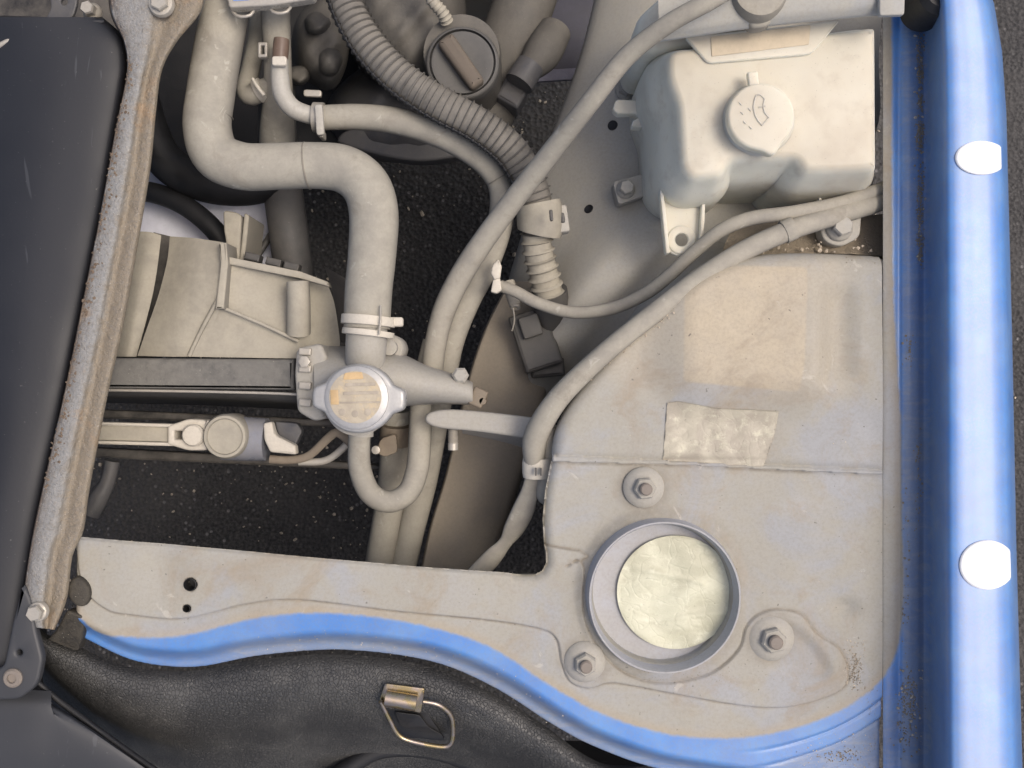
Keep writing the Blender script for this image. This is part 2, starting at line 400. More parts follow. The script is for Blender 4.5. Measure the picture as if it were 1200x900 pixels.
def mk_asphalt():
    m, t, b = new_mat('asphalt'); q = NB(t)
    v = q.n('ShaderNodeTexVoronoi'); v.inputs['Scale'].default_value = 170; q.l(q.pos.outputs['Position'], v.inputs['Vector'])
    n1 = q.noise(6, 4, .6); n2 = q.noise(240, 3, .6)
    c = q.mix(q.ramp(n2, .3, .7), (0.022, 0.021, 0.021), (0.065, 0.062, 0.060))
    wv = q.n('ShaderNodeSeparateColor'); q.l(v.outputs['Color'], wv.inputs[0])
    st = q.math('MULTIPLY', q.ramp(wv.outputs[0], .82, .95), q.ramp(v.outputs['Distance'], .25, .5, 1, 0))
    c = q.mix(q.math('MULTIPLY', st, q.ramp(q.noise(9, 4, .6), .38, .62, .12, 1)), c, (0.20, 0.19, 0.185)); c = q.mix(q.ramp(n1, .4, .7, 0, .4), c, (0.09, .085, .08))
    q.l(c, b.inputs['Base Color']); b.inputs['Roughness'].default_value = .85
    q.l(q.bump(v.outputs['Distance'], .8, .004), b.inputs['Normal']); return m
M['asphalt'] = mk_asphalt()
def mk_panel(name, col, rough, sc=(40, 8, 20)):
    m, t, b = new_mat(name); q = NB(t)
    n1 = q.noise(5, 4, .6); n2 = q.noise(300, 3, .6)
    scr = q.ramp(q.noise(1, 3, .5, vec=q.stretch(sc), dist=3), .66, .70, 0, .15)
    c = q.mix(q.ramp(n1, .35, .7), col, tuple(x*1.35 for x in col))
    c = q.mix(scr, c, (.16, .165, .18)); c = q.mix(q.ramp(n2, .68, .76, 0, .35), c, (.22, .21, .2))
    q.l(c, b.inputs['Base Color']); q.l(q.ramp(n1, .3, .7, rough-.06, rough+.1), b.inputs['Roughness'])
    q.l(q.bump(n2, .08, .0008), b.inputs['Normal']); return m
M['navy'] = mk_panel('satin_blue_black_plastic', (0.011, 0.012, 0.0155), .55)
M['grey_trim'] = mk_panel('charcoal_trim_plastic', (0.035, 0.036, 0.039), .5)
def mk_leather():
    m, t, b = new_mat('grained_black_vinyl'); q = NB(t)
    v = q.n('ShaderNodeTexVoronoi', feature='DISTANCE_TO_EDGE'); v.inputs['Scale'].default_value = 400
    nn = q.n('ShaderNodeTexNoise'); nn.inputs['Scale'].default_value = 160; q.l(q.pos.outputs['Position'], nn.inputs['Vector'])
    mx = q.n('ShaderNodeMix', data_type='VECTOR'); mx.inputs[0].default_value = .004; q.l(q.stretch((1.0, .7, 1)), mx.inputs[4]); q.l(nn.outputs['Color'], mx.inputs[5]); q.l(mx.outputs[1], v.inputs['Vector'])
    e = q.ramp(v.outputs[0], 0, .14)
    n1 = q.noise(20, 4, .6); n2 = q.noise(900, 2, .6)
    c = q.mix(q.ramp(n1, .4, .7, .1, .5), (0.038, 0.038, 0.038), (0.115, 0.112, 0.103))
    c = q.mix(q.ramp(n2, .68, .75, 0, .5), c, (.26, .24, .20))
    q.l(c, b.inputs['Base Color']); b.inputs['Roughness'].default_value = .48
    nm = q.bump(e, .8, .0008); nm = q.bump(n1, .4, .004, nm); q.l(nm, b.inputs['Normal']); return m
M['vinyl'] = mk_leather()
def mk_beam():
    m, t, b = new_mat('corroded_galvanised_steel'); q = NB(t)
    a = q.attr('across'); n1 = q.noise(60, 5, .7); n2 = q.noise(400, 4, .7); n3 = q.noise(22, 4, .6)
    aw = q.math('ADD', a, q.math('MULTIPLY', q.math('SUBTRACT', n1, .5), .35))
    c = q.mix(q.ramp(aw, .38, .56), (0.265, 0.262, 0.25), (0.245, 0.205, 0.15))
    c = q.mix(q.ramp(n2, .45, .7, 0, .7), c, (0.22, 0.20, 0.17))
    c = q.mix(q.ramp(q.noise(120, 6, .75, dist=1), .5, .66, 0, .45), c, (0.18, 0.155, 0.125))
    rust = q.math('MULTIPLY', q.ramp(aw, .06, .34, 1, 0), q.ramp(q.math('ADD', n1, q.math('MULTIPLY', n3, .6)), .58, .80))
    c = q.mix(q.math('MULTIPLY', rust, .95), c, (0.10, 0.065, 0.04))
    c = q.mix(q.ramp(q.math('ADD', n3, q.math('MULTIPLY', n1, .3)), .72, .85, 0, .6), c, (0.32, 0.22, 0.13))
    c = q.mix(q.ramp(q.noise(1100, 2, .6), .66, .72, 0, .6), c, (.62, .60, .55))
    q.l(c, b.inputs['Base Color']); b.inputs['Metallic'].default_value = .12; b.inputs['Roughness'].default_value = .62
    nm = q.bump(n2, .8, .0016); nm = q.bump(n1, .7, .004, nm); q.l(nm, b.inputs['Normal']); return m
M['beam'] = mk_beam()
def mk_zinc():
    m, t, b = new_mat('yellow_zinc_plating'); q = NB(t)
    n1 = q.noise(120, 4, .6)
    c = q.mix(q.ramp(n1, .35, .65), (0.42, 0.33, 0.17), (0.36, 0.30, 0.26)); q.l(c, b.inputs['Base Color'])
    b.inputs['Metallic'].default_value = .9; q.l(q.ramp(n1, .3, .7, .2, .4), b.inputs['Roughness']); return m
M['zinc'] = mk_zinc()
M['cap_metal'] = dusty('dull_cap_aluminium', (0.40, 0.40, 0.40), dust=(0.38, 0.37, 0.34), amt=.4, rough=.5, metal=.35, specks=.5, bump=.2)
M['cap_label'] = mk_paper('faded_cap_sticker', (0.43, 0.375, 0.28), (0.36, 0.31, 0.235), (0.50, 0.40, 0.25), .25)
M['orange'] = plain('faded_orange_print', (0.50, 0.35, 0.18), .5, var=.15)
M['greyprint'] = plain('faded_grey_print', (0.35, 0.305, 0.24), .5, var=.2)
M['tan_label'] = plain('faded_tan_sticker', (0.50, 0.42, 0.30), .6, var=.12, sc=40, bump=.1)
M['brass'] = dusty('dirty_copper_fitting', (0.12, 0.08, 0.06), dust=(0.22, 0.175, 0.14), amt=.4, rough=.6, specks=1)
M['pale_pipe'] = dusty('pale_metal_pipe', (0.42, 0.41, 0.38), dust=(0.36, 0.335, 0.275), amt=.5, rough=.55, specks=.5, extra=splash)
M['lilac'] = plain('pale_lilac_sunlit_ground', (0.80, 0.80, 0.87), .6, var=.1, sc=30)  # very pale colour carries the brightness of sunlit ground
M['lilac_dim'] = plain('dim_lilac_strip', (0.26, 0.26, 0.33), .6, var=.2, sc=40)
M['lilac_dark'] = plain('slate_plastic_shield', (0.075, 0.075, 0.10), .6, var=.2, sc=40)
M['blue_print'] = plain('blue_sticker', (0.18, 0.28, 0.55), .4, var=.2)
M['purple_print'] = plain('purple_sticker', (0.26, 0.18, 0.40), .4, var=.2)
M['dirt'] = dusty('packed_dirt', (0.20, 0.165, 0.12), dust=(0.33, 0.28, 0.21), amt=.5, rough=.95, specks=2, bump=1.2, sc=4)
M['motor'] = dusty('blue_grey_motor_shell', (0.20, 0.21, 0.245), dust=(0.30, 0.28, 0.25), amt=.35, rough=.5, specks=.2)
M['wall'] = dusty('grey_sheet_beam', (0.27, 0.30, 0.34), dust=(0.40, 0.375, 0.31), amt=.75, rough=.6, specks=.3)

# ------------------------------------------------------------------ ground
g = 30
obj('asphalt_ground', mesh_from([(-g, -g, GROUND), (g, -g, GROUND), (g, g, GROUND), (-g, g, GROUND)], [(0, 1, 2, 3)]), M['asphalt'], kind='structure', label='dark speckled asphalt seen through the engine bay', origin=(0, 0, GROUND))
def pebble_mesh(spots, flat=.6):
    V = []; F = []
    ico = bmesh.new(); bmesh.ops.create_icosphere(ico, subdivisions=1, radius=1); iv = [v.co.copy() for v in ico.verts]; f_ = [[v.index for v in f.verts] for f in ico.faces]; ico.free()
    for (x, y, z, r) in spots:
        o = len(V); rz = random.uniform(0, 6.28); sx, sy = random.uniform(.6, 1.3), random.uniform(.6, 1.3)
        for c in iv:
            k = random.uniform(.75, 1.2); X, Y = c.x*sx*k, c.y*sy*k
            V.append((x+r*(X*math.cos(rz)-Y*math.sin(rz)), y+r*(X*math.sin(rz)+Y*math.cos(rz)), z+r*flat*c.z*k))
        F += [[o+i for i in f] for f in f_]
    return mesh_from(V, F, 20)
sp = []
for _ in range(90):
    cx, cy = random.uniform(-.75, .62), random.uniform(-.45, .55); sg = random.uniform(.01, .07)
    sp += [(cx+random.gauss(0, sg), cy+random.gauss(0, sg), GROUND+.001, random.choice((.0008, .0011, .0015, .0022))) for _ in range(random.randint(4, 30))]
sp += [(random.uniform(-.4, .1), random.uniform(-.3, .4), GROUND+.001, random.uniform(.003, .0045)) for _ in range(16)]
obj('loose_gravel', pebble_mesh(sp), M['grit'], kind='stuff', label='tiny pale chips scattered over the asphalt')

# ------------------------------------------------------------------ car body
car = thing('car_body', 'dust-covered grey inner body panels with bright blue painted edges', 'car body', P(776, 695, GROUND))
GRAY = catmull([(98, 729), (150, 746), (215, 745), (300, 724), (380, 718), (480, 729), (570, 756), (650, 806), (720, 842), (800, 862), (880, 864), (950, 848), (1000, 824), (1034, 795), (1053, 755), (1059, 700), (1057, 600), (1056, 500), (1050, 400), (1046, 300), (1045, 150), (1045, 10), (1045, -30), (700, -40), (60, -40), (60, 600)], 5, True)
LIP = catmull([(60, 742), (95, 762), (150, 786), (220, 792), (300, 778), (400, 772), (500, 785), (580, 818), (650, 862), (700, 888), (780, 915), (900, 935), (1000, 945), (1100, 945)], 6)
LIP_POLY = np.vstack([LIP, [(1100, 400), (60, 400)]])
EDGE = rounded([(84, 628), (300, 646), (480, 662), (600, 672), (641, 672, 12), (637, 615, 30), (642, 560, 20), (650, 520, 10), (650, 450), (1036, 450), (1036, 960), (60, 960), (84, 900)], 8)
EDGE = np.array([(84, 629), (300, 647), (480, 663), (590, 671), (612, 674), (626, 674), (635, 670), (640, 661), (640, 650), (638, 640), (636, 610), (639, 575), (645, 545), (650, 520), (650, 450), (1070, 450), (1070, 960), (60, 960), (84, 900)], float)
GUSSET = catmull([(70, 600), (640, 640), (662, 664), (676, 656), (684, 668), (682, 700), (686, 730), (702, 762), (730, 788), (765, 800), (800, 798), (838, 786), (866, 760), (874, 735), (888, 720), (910, 714), (938, 720), (956, 742), (982, 760), (993, 785), (986, 808), (940, 826), (890, 829), (820, 818), (740, 803), (712, 800), (690, 806), (668, 798), (658, 775), (652, 748), (630, 736), (560, 725), (450, 714), (350, 702), (290, 707), (215, 725), (150, 720), (125, 714), (103, 696), (92, 670), (86, 640)], 5, True)
RC = (776, 696)
def z_lower(X, Y):
    e = sdf(EDGE, X, Y); z = np.zeros_like(X)
    g_ = sdf(GUSSET, X, Y)
    z += 0.0016*sstep(-.8, .8, g_) - 0.0009*np.exp(-((g_+1.0)/1.1)**2)
    # emboss of the gusset toe near the right nut
    z -= 0.003*sstep(6, 22, sdf(catmull([(885, 725), (935, 722), (975, 762), (985, 790), (960, 808), (900, 790), (880, 755)], 4, True), X, Y))
    # gentle waviness
    z += 0.0015*np.sin(X/90.)*np.cos(Y/70.) + .0006*np.sin(X/31.+Y/43.)
    r = np.hypot(X-RC[0], Y-RC[1])
    z += -0.010*sstep(83, 79, r) + .002*sstep(105, 92, r)*sstep(80, 86, r)
    for cx, cy, rr in ((223, 685, 7.2), (219, 713, 4.2)):
        z -= 0.012*sstep(rr+.6, rr-1.2, np.hypot(X-cx, Y-cy))
    # soft hollow left of the holes
    z -= 0.003*np.exp(-(((X-190)/28)**2+((Y-665)/40)**2))
    # small dent and drain near the fender
    z -= 0.004*np.exp(-(((X-992)/14)**2+((Y-712)/10)**2))
    # blue lip rolls over to the outside
    l = sdf(LIP_POLY, X, Y)
    z -= 0.030*sstep(34, -3, l)*(1-.35*sstep(20, 3, l)) + 0.06*sstep(3, -6, l)
    gg = sdf(GRAY, X, Y); wr = sstep(860, 960, X)
    z -= wr*(.0016*np.exp(-((gg+17)/1.6)**2)+.0018*np.exp(-((gg+36)/1.8)**2)+.002*sstep(-15, -19, gg)+.003*sstep(-34, -38, gg))
    # edges roll down into the bay
    roll = np.where(X < 600, 5., 13.)
    t = np.clip((roll-e)/roll, 0, None)
    z -= np.where(t <= 1, .009*np.where(X < 600, .5, 1)*(1-np.sqrt(np.clip(1-np.minimum(t, 1)**2, 0, 1))), 0) + np.where(e < 0, .0025, 0)
    return z
def A_gray(X, Y): return sdf(GRAY, X, Y)
def A_seam(X, Y):
    g_ = np.abs(sdf(GUSSET, X, Y)+.6); e = np.clip((2.2-g_)/2.2, 0, 1)
    yl = np.interp(X, [647, 800, 1033], [541, 545, 556.5]); t = np.clip((3.0-np.abs(Y-yl-1.2))/3.0, 0, 1)*(X > 645)
    halo = .45*np.exp(-((np.hypot(X-RC[0], Y-RC[1])-96)/9)**2)
    for cx, cy in ((754, 571), (685, 775), (903, 747)): halo = np.maximum(halo, .5*np.exp(-((np.hypot(X-cx, Y-cy)-26)/7)**2))
    return np.maximum(np.maximum(e, t), halo)
def A_scuff(X, Y): return np.maximum(sstep(34, 14, sdf(LIP_POLY, X, Y))*sstep(120, 330, X)*(1-.6*sstep(600, 900, X)), .75*sstep(840, 940, X)*sstep(-30, -42, sdf(GRAY, X, Y)))
zero = lambda X, Y: np.zeros_like(X)
def keep_lower(X, Y, Z):
    e = sdf(EDGE, X, Y); l = sdf(LIP_POLY, X, Y)
    hole = (np.hypot(X-223, Y-685) < 6.2) | (np.hypot(X-219, Y-713) < 3.4)
    return ~hole & (l > -5) & (e > -2.4) & (X < 1034.4) & (X > 82) & ((Y > 534) ) & (Y < 935)
def snap_lower(X, Y, pol=None):
    pol = EDGE if pol is None else pol
    e = sdf(pol, X, Y); h = .05
    gx = (sdf(pol, X+h, Y)-sdf(pol, X-h, Y))/(2*h); gy = (sdf(pol, X, Y+h)-sdf(pol, X, Y-h))/(2*h)
    m = np.where(e < 0, e, 0)
    return X-m*gx, Y-m*gy
obj('strut_tower_panel', hfield(80, 1036, 530, 936, 1.5, z_lower, keep_lower, {'gray': A_gray, 'scuff': A_scuff, 'tan': zero, 'seam': A_seam}, snap_lower), M['body'], car)

# upper tray of the tower
TRAY = catmull([(1075, 304), (1033, 299), (960, 296), (880, 300), (830, 318), (780, 352), (735, 392), (700, 432), (672, 466), (655, 495), (648, 520), (647, 541)], 6)
TRAY = np.vstack([TRAY, [(800, 545), (1033, 556.5), (1075, 558), (1075, 470)]])
def z_upper(X, Y):
    e = sdf(TRAY, X, Y); z = np.full_like(X, .0035) + .0012*np.sin(X/80.+1)*np.sin(Y/60.)
    bump = sdf(rounded([(792, 312), (960, 306), (968, 460), (790, 455)], 40), X, Y)
    z += .0115*sstep(-44, 24, bump)*sstep(1010, 950, X)
    z += -.006*sstep(-10, 22, sdf(rounded([(955, 335), (1000, 335), (1000, 440), (955, 450)], 12), X, Y))
    left = (Y < 535) & (X < 1000)
    roll = 16.; t = np.clip((roll-e)/roll, 0, None)
    top = np.where((Y < 534+ (X-650)*.045), 1, 0.)
    z -= top*(.011*(1-np.sqrt(np.clip(1-np.minimum(t, 1)**2, 0, 1))) + np.where(e < 0, .0025, 0)) + (1-top)*np.where(e < 0, .0045, 0)
    return z
def tanmask(X, Y):
    a = sstep(-3, 5, sdf(rounded([(797, 330), (850, 312), (942, 314), (938, 425), (932, 461), (796, 449)], 8), X, Y))
    b = sstep(-40, 20, sdf(rounded([(700, 330), (985, 300), (990, 455), (860, 470), (720, 450)], 30), X, Y))*.45
    return np.maximum(a, b)
obj('strut_tower_tray', hfield(630, 1036, 270, 562, 1.5, z_upper, lambda X, Y, Z: (sdf(TRAY, X, Y) > -2.4) & (X < 1033.2), {'gray': A_gray, 'scuff': zero, 'tan': tanmask}, lambda X, Y: snap_lower(X, Y, TRAY)), M['body'], car)
# tower side walls, falling into the bay
tw = [(x+1, y+1) for x, y in TRAY[6:-3]]+[(x+1.5, y) for x, y in [(645, 545), (639, 575), (636, 610), (638, 640), (640, 655), (644, 680)]]
obj('tower_wall', loft([[(x, y, -.0085), (x, y, -.02), (x-1, y+1, -.05), (x-2, y+1, -.12), (x+4, y-2, -.35)] for x, y in tw], 1, 3), M['apron'], car)
for cx, cy, rr in ((223, 685, 7.0), (219, 713, 4.0)):
    obj('dark_hole_sleeve', lathe(P(cx, cy, 0), [(rr*S*1.06, -.012), (rr*S*1.06, .0012), (rr*S*.98, .0014), (rr*S*.94, -.012)], 32, cap0=False), M['black_rubber'], car)  # black sleeve and floor paint the darkness inside the hole
# fender
XR = lambda y: np.interp(y, [-40, 0, 60, 130, 400, 650, 940], [1140, 1164, 1174, 1179, 1186, 1191, 1199])
FPROF = [(1034.6, -.03), (1034.9, -.003), (1036, .0008), (1046, .0016), (1054, .0012), (1058, .0030), (1066, .0045), (1075, .0035), (1080, .0010), (1084, .0006), (1090, .006), (1096, .020), (1102, .034), (1107, .0425), (1112, .0468), (1118, .0484), (1126, .0491), (1136, .0494), (1146, .0496), (1156, .0495), (1166, .0491), (1174, .0478), (1180, .0445), (1184, .036), (1186.5, .022), (1187, .008), (1187, -.02), (1183, -.10), (1172, -.20), (1160, -.32)]
def sag(x, y): return .017*((y-400)/450)**2*float(np.clip((x-1088)/20, 0, 1))
def fx(x, y): return x if x < 1084 else 1084+(x-1084)*(XR(y)-1084)/(1187-1084)
frows = [[(fx(x, y), y, z + sag(x, y)) for x, z in FPROF] for y in range(-60, 950, 8)]
def fz(px, py):
    xs = [fx(x, py) for x, z in FPROF[:25]]; return float(np.interp(px, xs, [z+sag(x, py) for x, z in FPROF[:25]]))
obj('fender', loft(frows, 1, 4, {'gray': lambda X, Y, u, v: np.where(X > 1075, -30, sdf(GRAY, X, Y)), 'tan': lambda X, Y, u, v: X*0,
     'scuff': lambda X, Y, u, v: np.clip(sstep(1054, 1062, X)*sstep(1112, 1078, X)*(.6+.4*sstep(300, 560, Y)) + sstep(1100, 1080, X)*sstep(800, 850, Y)*.5, 0, 1)}, 80), M['body'], car)
# dirt packed into the fender gutter
_lx, _ly = np.arange(640, 1036, 3.), np.arange(556, 900, 3.); _lz = z_lower(*np.meshgrid(_lx, _ly))
_ux, _uy = np.arange(640, 1034, 3.), np.arange(290, 556, 3.); _uz = z_upper(*np.meshgrid(_ux, _uy))
def _lk(x, y, gx, gy, gz): return float(gz[int(np.clip(round((y-gy[0])/3), 0, len(gy)-1)), int(np.clip(round((x-gx[0])/3), 0, len(gx)-1))])
def zl1(x, y): return _lk(x, y, _lx, _ly, _lz) if x > 640 else float(z_lower(np.array([[x]]), np.array([[y]]))[0, 0])
def zu1(x, y): return _lk(x, y, _ux, _uy, _uz)
obj('rubber_plug', lathe(P(1099, -6, .045), [(.016, -.03), (.016, .004), (.012, .009), (0, .010)], 28), M['black_rubber'], car)
# inner apron and frame rail
arows = []
for y, xl, zl, xr, zr in [(-40, 708, -.16, 1040, -.08), (60, 684, -.16, 1030, -.08), (140, 656, -.16, 1030, -.08), (200, 634, -.16, 1000, -.08), (260, 618, -.165, 900, -.08), (320, 600, -.17, 810, -.085), (380, 584, -.175, 745, -.10), (425, 572, -.18, 705, -.13), (470, 560, -.19, 668, -.17)]:
    row = []
    for k in range(10):
        t = k/9; x = xl+(xr-xl)*t; z = zl+(zr-zl)*min(1, t*1.5)**.65
        if y > 200: z += .022*math.exp(-((t-.45)/.22)**2)*min(1, (y-200)/120)
        row.append((x, y, z))
    row[0:0] = [(xl-1, y, zl-.03)]
    arows.append(row)
APRON = obj('inner_apron', loft(arows, 6, 4), M['apron'], car)
rrows = []
for y, xl, xr, z in [(330, 596, 668, -.135), (370, 574, 660, -.133), (410, 558, 652, -.133), (450, 546, 645, -.135), (500, 534, 630, -.14), (560, 520, 612, -.145), (620, 502, 592, -.15), (700, 486, 560, -.155)]:
    wv = xr-xl
    rrows.append([(xl+4, y, z-.10), (xl+1, y, z-.02), (xl+2, y, z-.003), (xl+wv*.12, y, z), (xl+wv*.5, y, z+.006), (xl+wv*.85, y, z-.004), (xr-2, y, z-.018), (xr, y, z-.05), (xr-4, y, z-.13)])
obj('frame_rail', loft(rrows, 6, 4), M['rail'], car)
from mathutils.bvhtree import BVHTree
def hit(me_obj, px, py):
    me = me_obj.data; off = Vector(me_obj['_w'])
    bv = BVHTree.FromPolygons([tuple(v.co+off) for v in me.vertices], [tuple(p.vertices) for p in me.polygons])
    o = Vector((0, 0, H)); d = (P(px, py, 0)-o).normalized(); loc, nr, _, _ = bv.ray_cast(o, d)
    if nr.z < 0: nr = -nr
    return loc, nr
for cx, cy, rr in ((718, 147, 6), (690, 245, 5.6)):
    loc, nr = hit(APRON, cx, cy); r = rr*U(loc.z)
    obj('dark_hole_disc', lathe(loc, [(r*1.05, -.002), (r, .0006), (r*.9, .0008), (r*.8, .0005), (0, .0004)], 28, nr), M['black_rubber'], car)  # flat black disc painted as the dark inside of an open hole
# panel seam bead (dark curved flange beside the tower)
obj('seam_flange', tube([(798, 283, -.085, 3), (768, 293, -.09, 3), (742, 316, -.10, 2.6), (724, 350, -.11, 2.4), (708, 388, -.13, 2.2), (694, 420, -.15, 2)], 8), M['conn'], car)
obj('tower_flange', loft([[(805, 282, -.09), (860, 285, -.06)], [(765, 305, -.10), (850, 300, -.05)], [(735, 345, -.115), (790, 350, -.05)], [(715, 390, -.135), (740, 395, -.05)], [(697, 428, -.155), (702, 432, -.05)]], 5, 6), M['apron'], car)
# shadowed shelf behind the tray with bracket and bolt
obj('rear_shelf', loft([[(860, 262, -.03), (960, 258, -.03), (1040, 250, -.03)], [(850, 285, -.028), (950, 282, -.026), (1040, 280, -.030)], [(840, 312, -.020), (950, 303, -.012), (1040, 304, -.022)]], 4, 4), M['dirt'], car)
# far-side and front closing walls of the bay (carry the panels, mostly unseen)
obj('front_wall', loft([[(x, 710, -.012), (x, 708, -.06), (x, 700, -.25)] for x in range(84, 640, 30)], 1, 3), M['apron'], car)
def wallbox(name, x0, x1, y0, y1, z0, z1, mat):
    V = [(x, y, z) for z in (z0, z1) for x, y in ((x0, y0), (x1, y0), (x1, y1), (x0, y1))]
    obj(name, mesh_from(V, [(0, 1, 2, 3), (4, 5, 6, 7), (0, 1, 5, 4), (1, 2, 6, 5), (2, 3, 7, 6), (3, 0, 4, 7)]), M[mat], car)
wallbox('firewall', -.62, .44, .46, .48, -.5, .03, 'apron')
wallbox('front_valance', -.62, -.60, -.46, .46, -.52, -.06, 'navy')
wallbox('side_valance', -.62, .44, -.48, -.46, -.52, -.12, 'navy')

# ------------------------------------------------------------------ strut mount
sm = thing('strut_mount', 'round strut mount dish with raised rim and three flanged nuts', 'strut mount', P(RC[0], RC[1], -.012))
u0 = U(0)
obj('rim', lathe(P(RC[0], RC[1], 0), [(93*u0, -.002), (89.5*u0, .002), (88.4*u0, .011), (87.2*u0, .0135), (85.6*u0, .0135), (84*u0, .011), (82.5*u0, -.004), (80*u0, -.0085), (60*u0, -.0095), (0, -.0095)], 96, sharp=50, cap0=False), M['rim'], sm)
def foil_mesh(cx, cy, r, z):
    V = []; F = []; nr, na = 26, 90
    for i in range(nr+1):
        for k in range(na):
            a = 2*math.pi*k/na; q = r*i/nr; x = q*math.cos(a); y = q*math.sin(a)*.97
            h = .0006*math.sin(x*.11+1.2*math.sin(y*.07))+.0011*math.exp(-((y+18-x*.22)/3.2)**2)*(abs(x+8) < 42)+.0005*math.sin(y*.19+x*.05)+.0008*math.exp(-((y-30+x*.12)/2.4)**2)
            v = P(cx+x, cy+y, z+h*(1 if i < nr else .3)); V.append(v)
    for i in range(nr):
        for k in range(na): F.append((i*na+k, i*na+(k+1) % na, (i+1)*na+(k+1) % na, (i+1)*na+k))
    return mesh_from(V, F, None)
obj('foil_seal', foil_mesh(791.5, 694, 68.5, -.0062), M['foil'], sm, label='pale yellow crinkled foil seal')
def nut(cx, cy, z, r, parent, name='flanged_nut', rot=.2, mat='alu', hexr=.56, tall=1.0, stud=True, ax=(0, 0, 1)):
    u = U(z); c = P(cx, cy, z)
    w_ = obj(name, lathe(c, [(r*u*1.0, 0), (r*u, .0015), (r*u*.9, .0035), (r*u*.62, .0058*tall), (0, .006*tall)], 40, ax), M[mat], parent)
    o = w_
    sub = dict(parent=parent)
    me = lathe(c, [(r*u*hexr, .0035), (r*u*hexr, .0105*tall), (r*u*hexr*.86, .0122*tall), (r*u*.32, .0122*tall)], 6, ax, rot, sharp=20)
    hx = obj('hex_head', me, M[mat], w_); 
    if stud:
        pr = [(r*u*.30, .006)]
        for i in range(7): pr += [(r*u*.30, .0122*tall+i*.0007), (r*u*.27, .0122*tall+i*.0007+.00035)]
        pr += [(r*u*.24, .0122*tall+.0052), (0, .0122*tall+.0054)]
        obj('stud', lathe(c, pr, 20, ax), M['stud'], w_)
    return w_
nut(754, 571, .0, 24, sm, rot=.1); nut(685, 775, .0012, 24, sm, rot=.5); nut(903, 747, .0, 27, sm, rot=.25)
LAB = np.array([(781, 472), (792, 470), (800, 471), (825, 476), (845, 479), (880, 480), (910, 482), (908, 500), (903, 518), (893, 546.5), (860, 545), (836, 543), (805, 541), (776, 539.5)], float)
obj('paper_label', hfield(772, 914, 466, 552, 1.5, lambda X, Y: z_upper(X, np.minimum(Y, 538))+.0007+.0004*np.sin(X*.21+Y*.13)*np.sin(Y*.17), lambda X, Y, Z: sdf(LAB, X, Y) > -2.2, None, lambda X, Y: snap_lower(X, Y, LAB)), M['label'], car, label='weathered beige paper label')

# ------------------------------------------------------------------ left side: beam, bumper cover, trim
LB = [(128, -30), (131, 15), (146, 50), (149, 85), (136, 150), (118, 250), (100, 340), (80, 440), (60, 530), (40, 620), (29, 690), (31, 715), (40, 735)]
RB = [(240, -30), (236, 12), (208, 48), (190, 82), (183, 130), (176, 200), (161, 290), (145, 380), (128, 455), (115, 520), (104, 580), (98, 622), (85, 652), (79, 700), (64, 738)]
lb = catmull(LB, 12); rb = catmull(RB, 12); n_ = 90
def resample(a, n):
    L = np.concatenate([[0], np.cumsum(np.linalg.norm(np.diff(a, axis=0), axis=1))]); t = np.linspace(0, L[-1], n)
    return np.stack([np.interp(t, L, a[:, 0]), np.interp(t, L, a[:, 1])], 1)
lb, rb = resample(lb, n_), resample(rb, n_)
brows = []
for a, b in zip(lb, rb):
    row = []
    for t, z in [(-.02, -.03), (0, .012), (.03, .0165), (.10, .018), (.25, .019), (.42, .0185), (.52, .0145), (.62, .0125), (.75, .014), (.9, .0145), (.97, .012), (1, .006), (1.0, -.03)]:
        j = random.uniform(-.0003, .0003); q = a+(b-a)*t; row.append((q[0], q[1], z+j))
    brows.append(row)
bt = thing('radiator_support_beam', 'corroded galvanised beam slanting beside the black bumper cover', 'support beam', P(110, 380, -.03))
obj('beam', loft(brows, 1, 3, {'across': lambda X, Y, u, v: v}, 70), M['beam'], bt)
nut(46, 716, .018, 12, bt, 'bolt', .2, 'steel', .8, .8, False); nut(190, 6, .019, 15, bt, 'bolt', .6, 'steel', .7, .7, False)

nb = thing('bumper_cover', 'large smooth blue-black plastic cover left of the corroded beam', 'bumper cover', P(50, 380, -.10))
prow = []
for y, xe in [(20, 120), (45, 146), (75, 151), (100, 148), (150, 139), (250, 121), (340, 103), (440, 83), (530, 63), (620, 43), (690, 32), (760, 24), (900, 0)]:
    prow.append([(xe-(xe+90)*(1-t), y, z) for t, z in [(0, -.035), (.2, -.008), (.4, .004), (.6, .008), (.8, .006), (.93, .002), (.98, -.004), (1.0, -.02)]])
obj('cover_shell', loft(prow, 8, 4), M['navy'], nb)
obj('upper_lip', loft([[(-60, 16, -.05), (60, 20, -.05), (121, 21, -.05)], [(-60, 20, -.010), (60, 22, .0), (121, 21, -.004)], [(-60, 34, -.012), (60, 34, .004), (122, 26, .0)]], 4, 4), M['navy'], nb)
# small things in the dark corner above the cover
db = thing('grille_bracket', 'dull grey stamped bracket with hole in the dark corner above the cover', 'bracket', P(70, 8, -.06))
obj('bracket_plate', plate(rounded([(56, -30), (92, -30), (90, 5), (85, 21), (52, 24), (60, 10)], 6), -.03, .003, .001, [circ(75, 2, 4)]), M['gearbox'], db)
cb = thing('corner_bolt', 'bright hex bolt with round washer above the black cover', 'bolt', P(109, 15, -.03))
nut(109, 15, -.012, 11, cb, 'bolt', .3, 'steel', .75, 1.0, False)
obj('dark_corner_panel', plate([(-60, -60), (150, -60), (150, 40), (-60, 40)], -.09, .003, .001), M['black_plastic'], nb)
hk = thing('wire_hook', 'thin grey wire hook lying in the dark corner beside the cover', 'wire', P(15, 40, -.02))
obj('wire', tube([(-20, 46, .0, 3), (10, 38, .002, 3), (28, 35, .002, 2.6), (36, 42, .004, 2)], 10), M['steel'], hk)
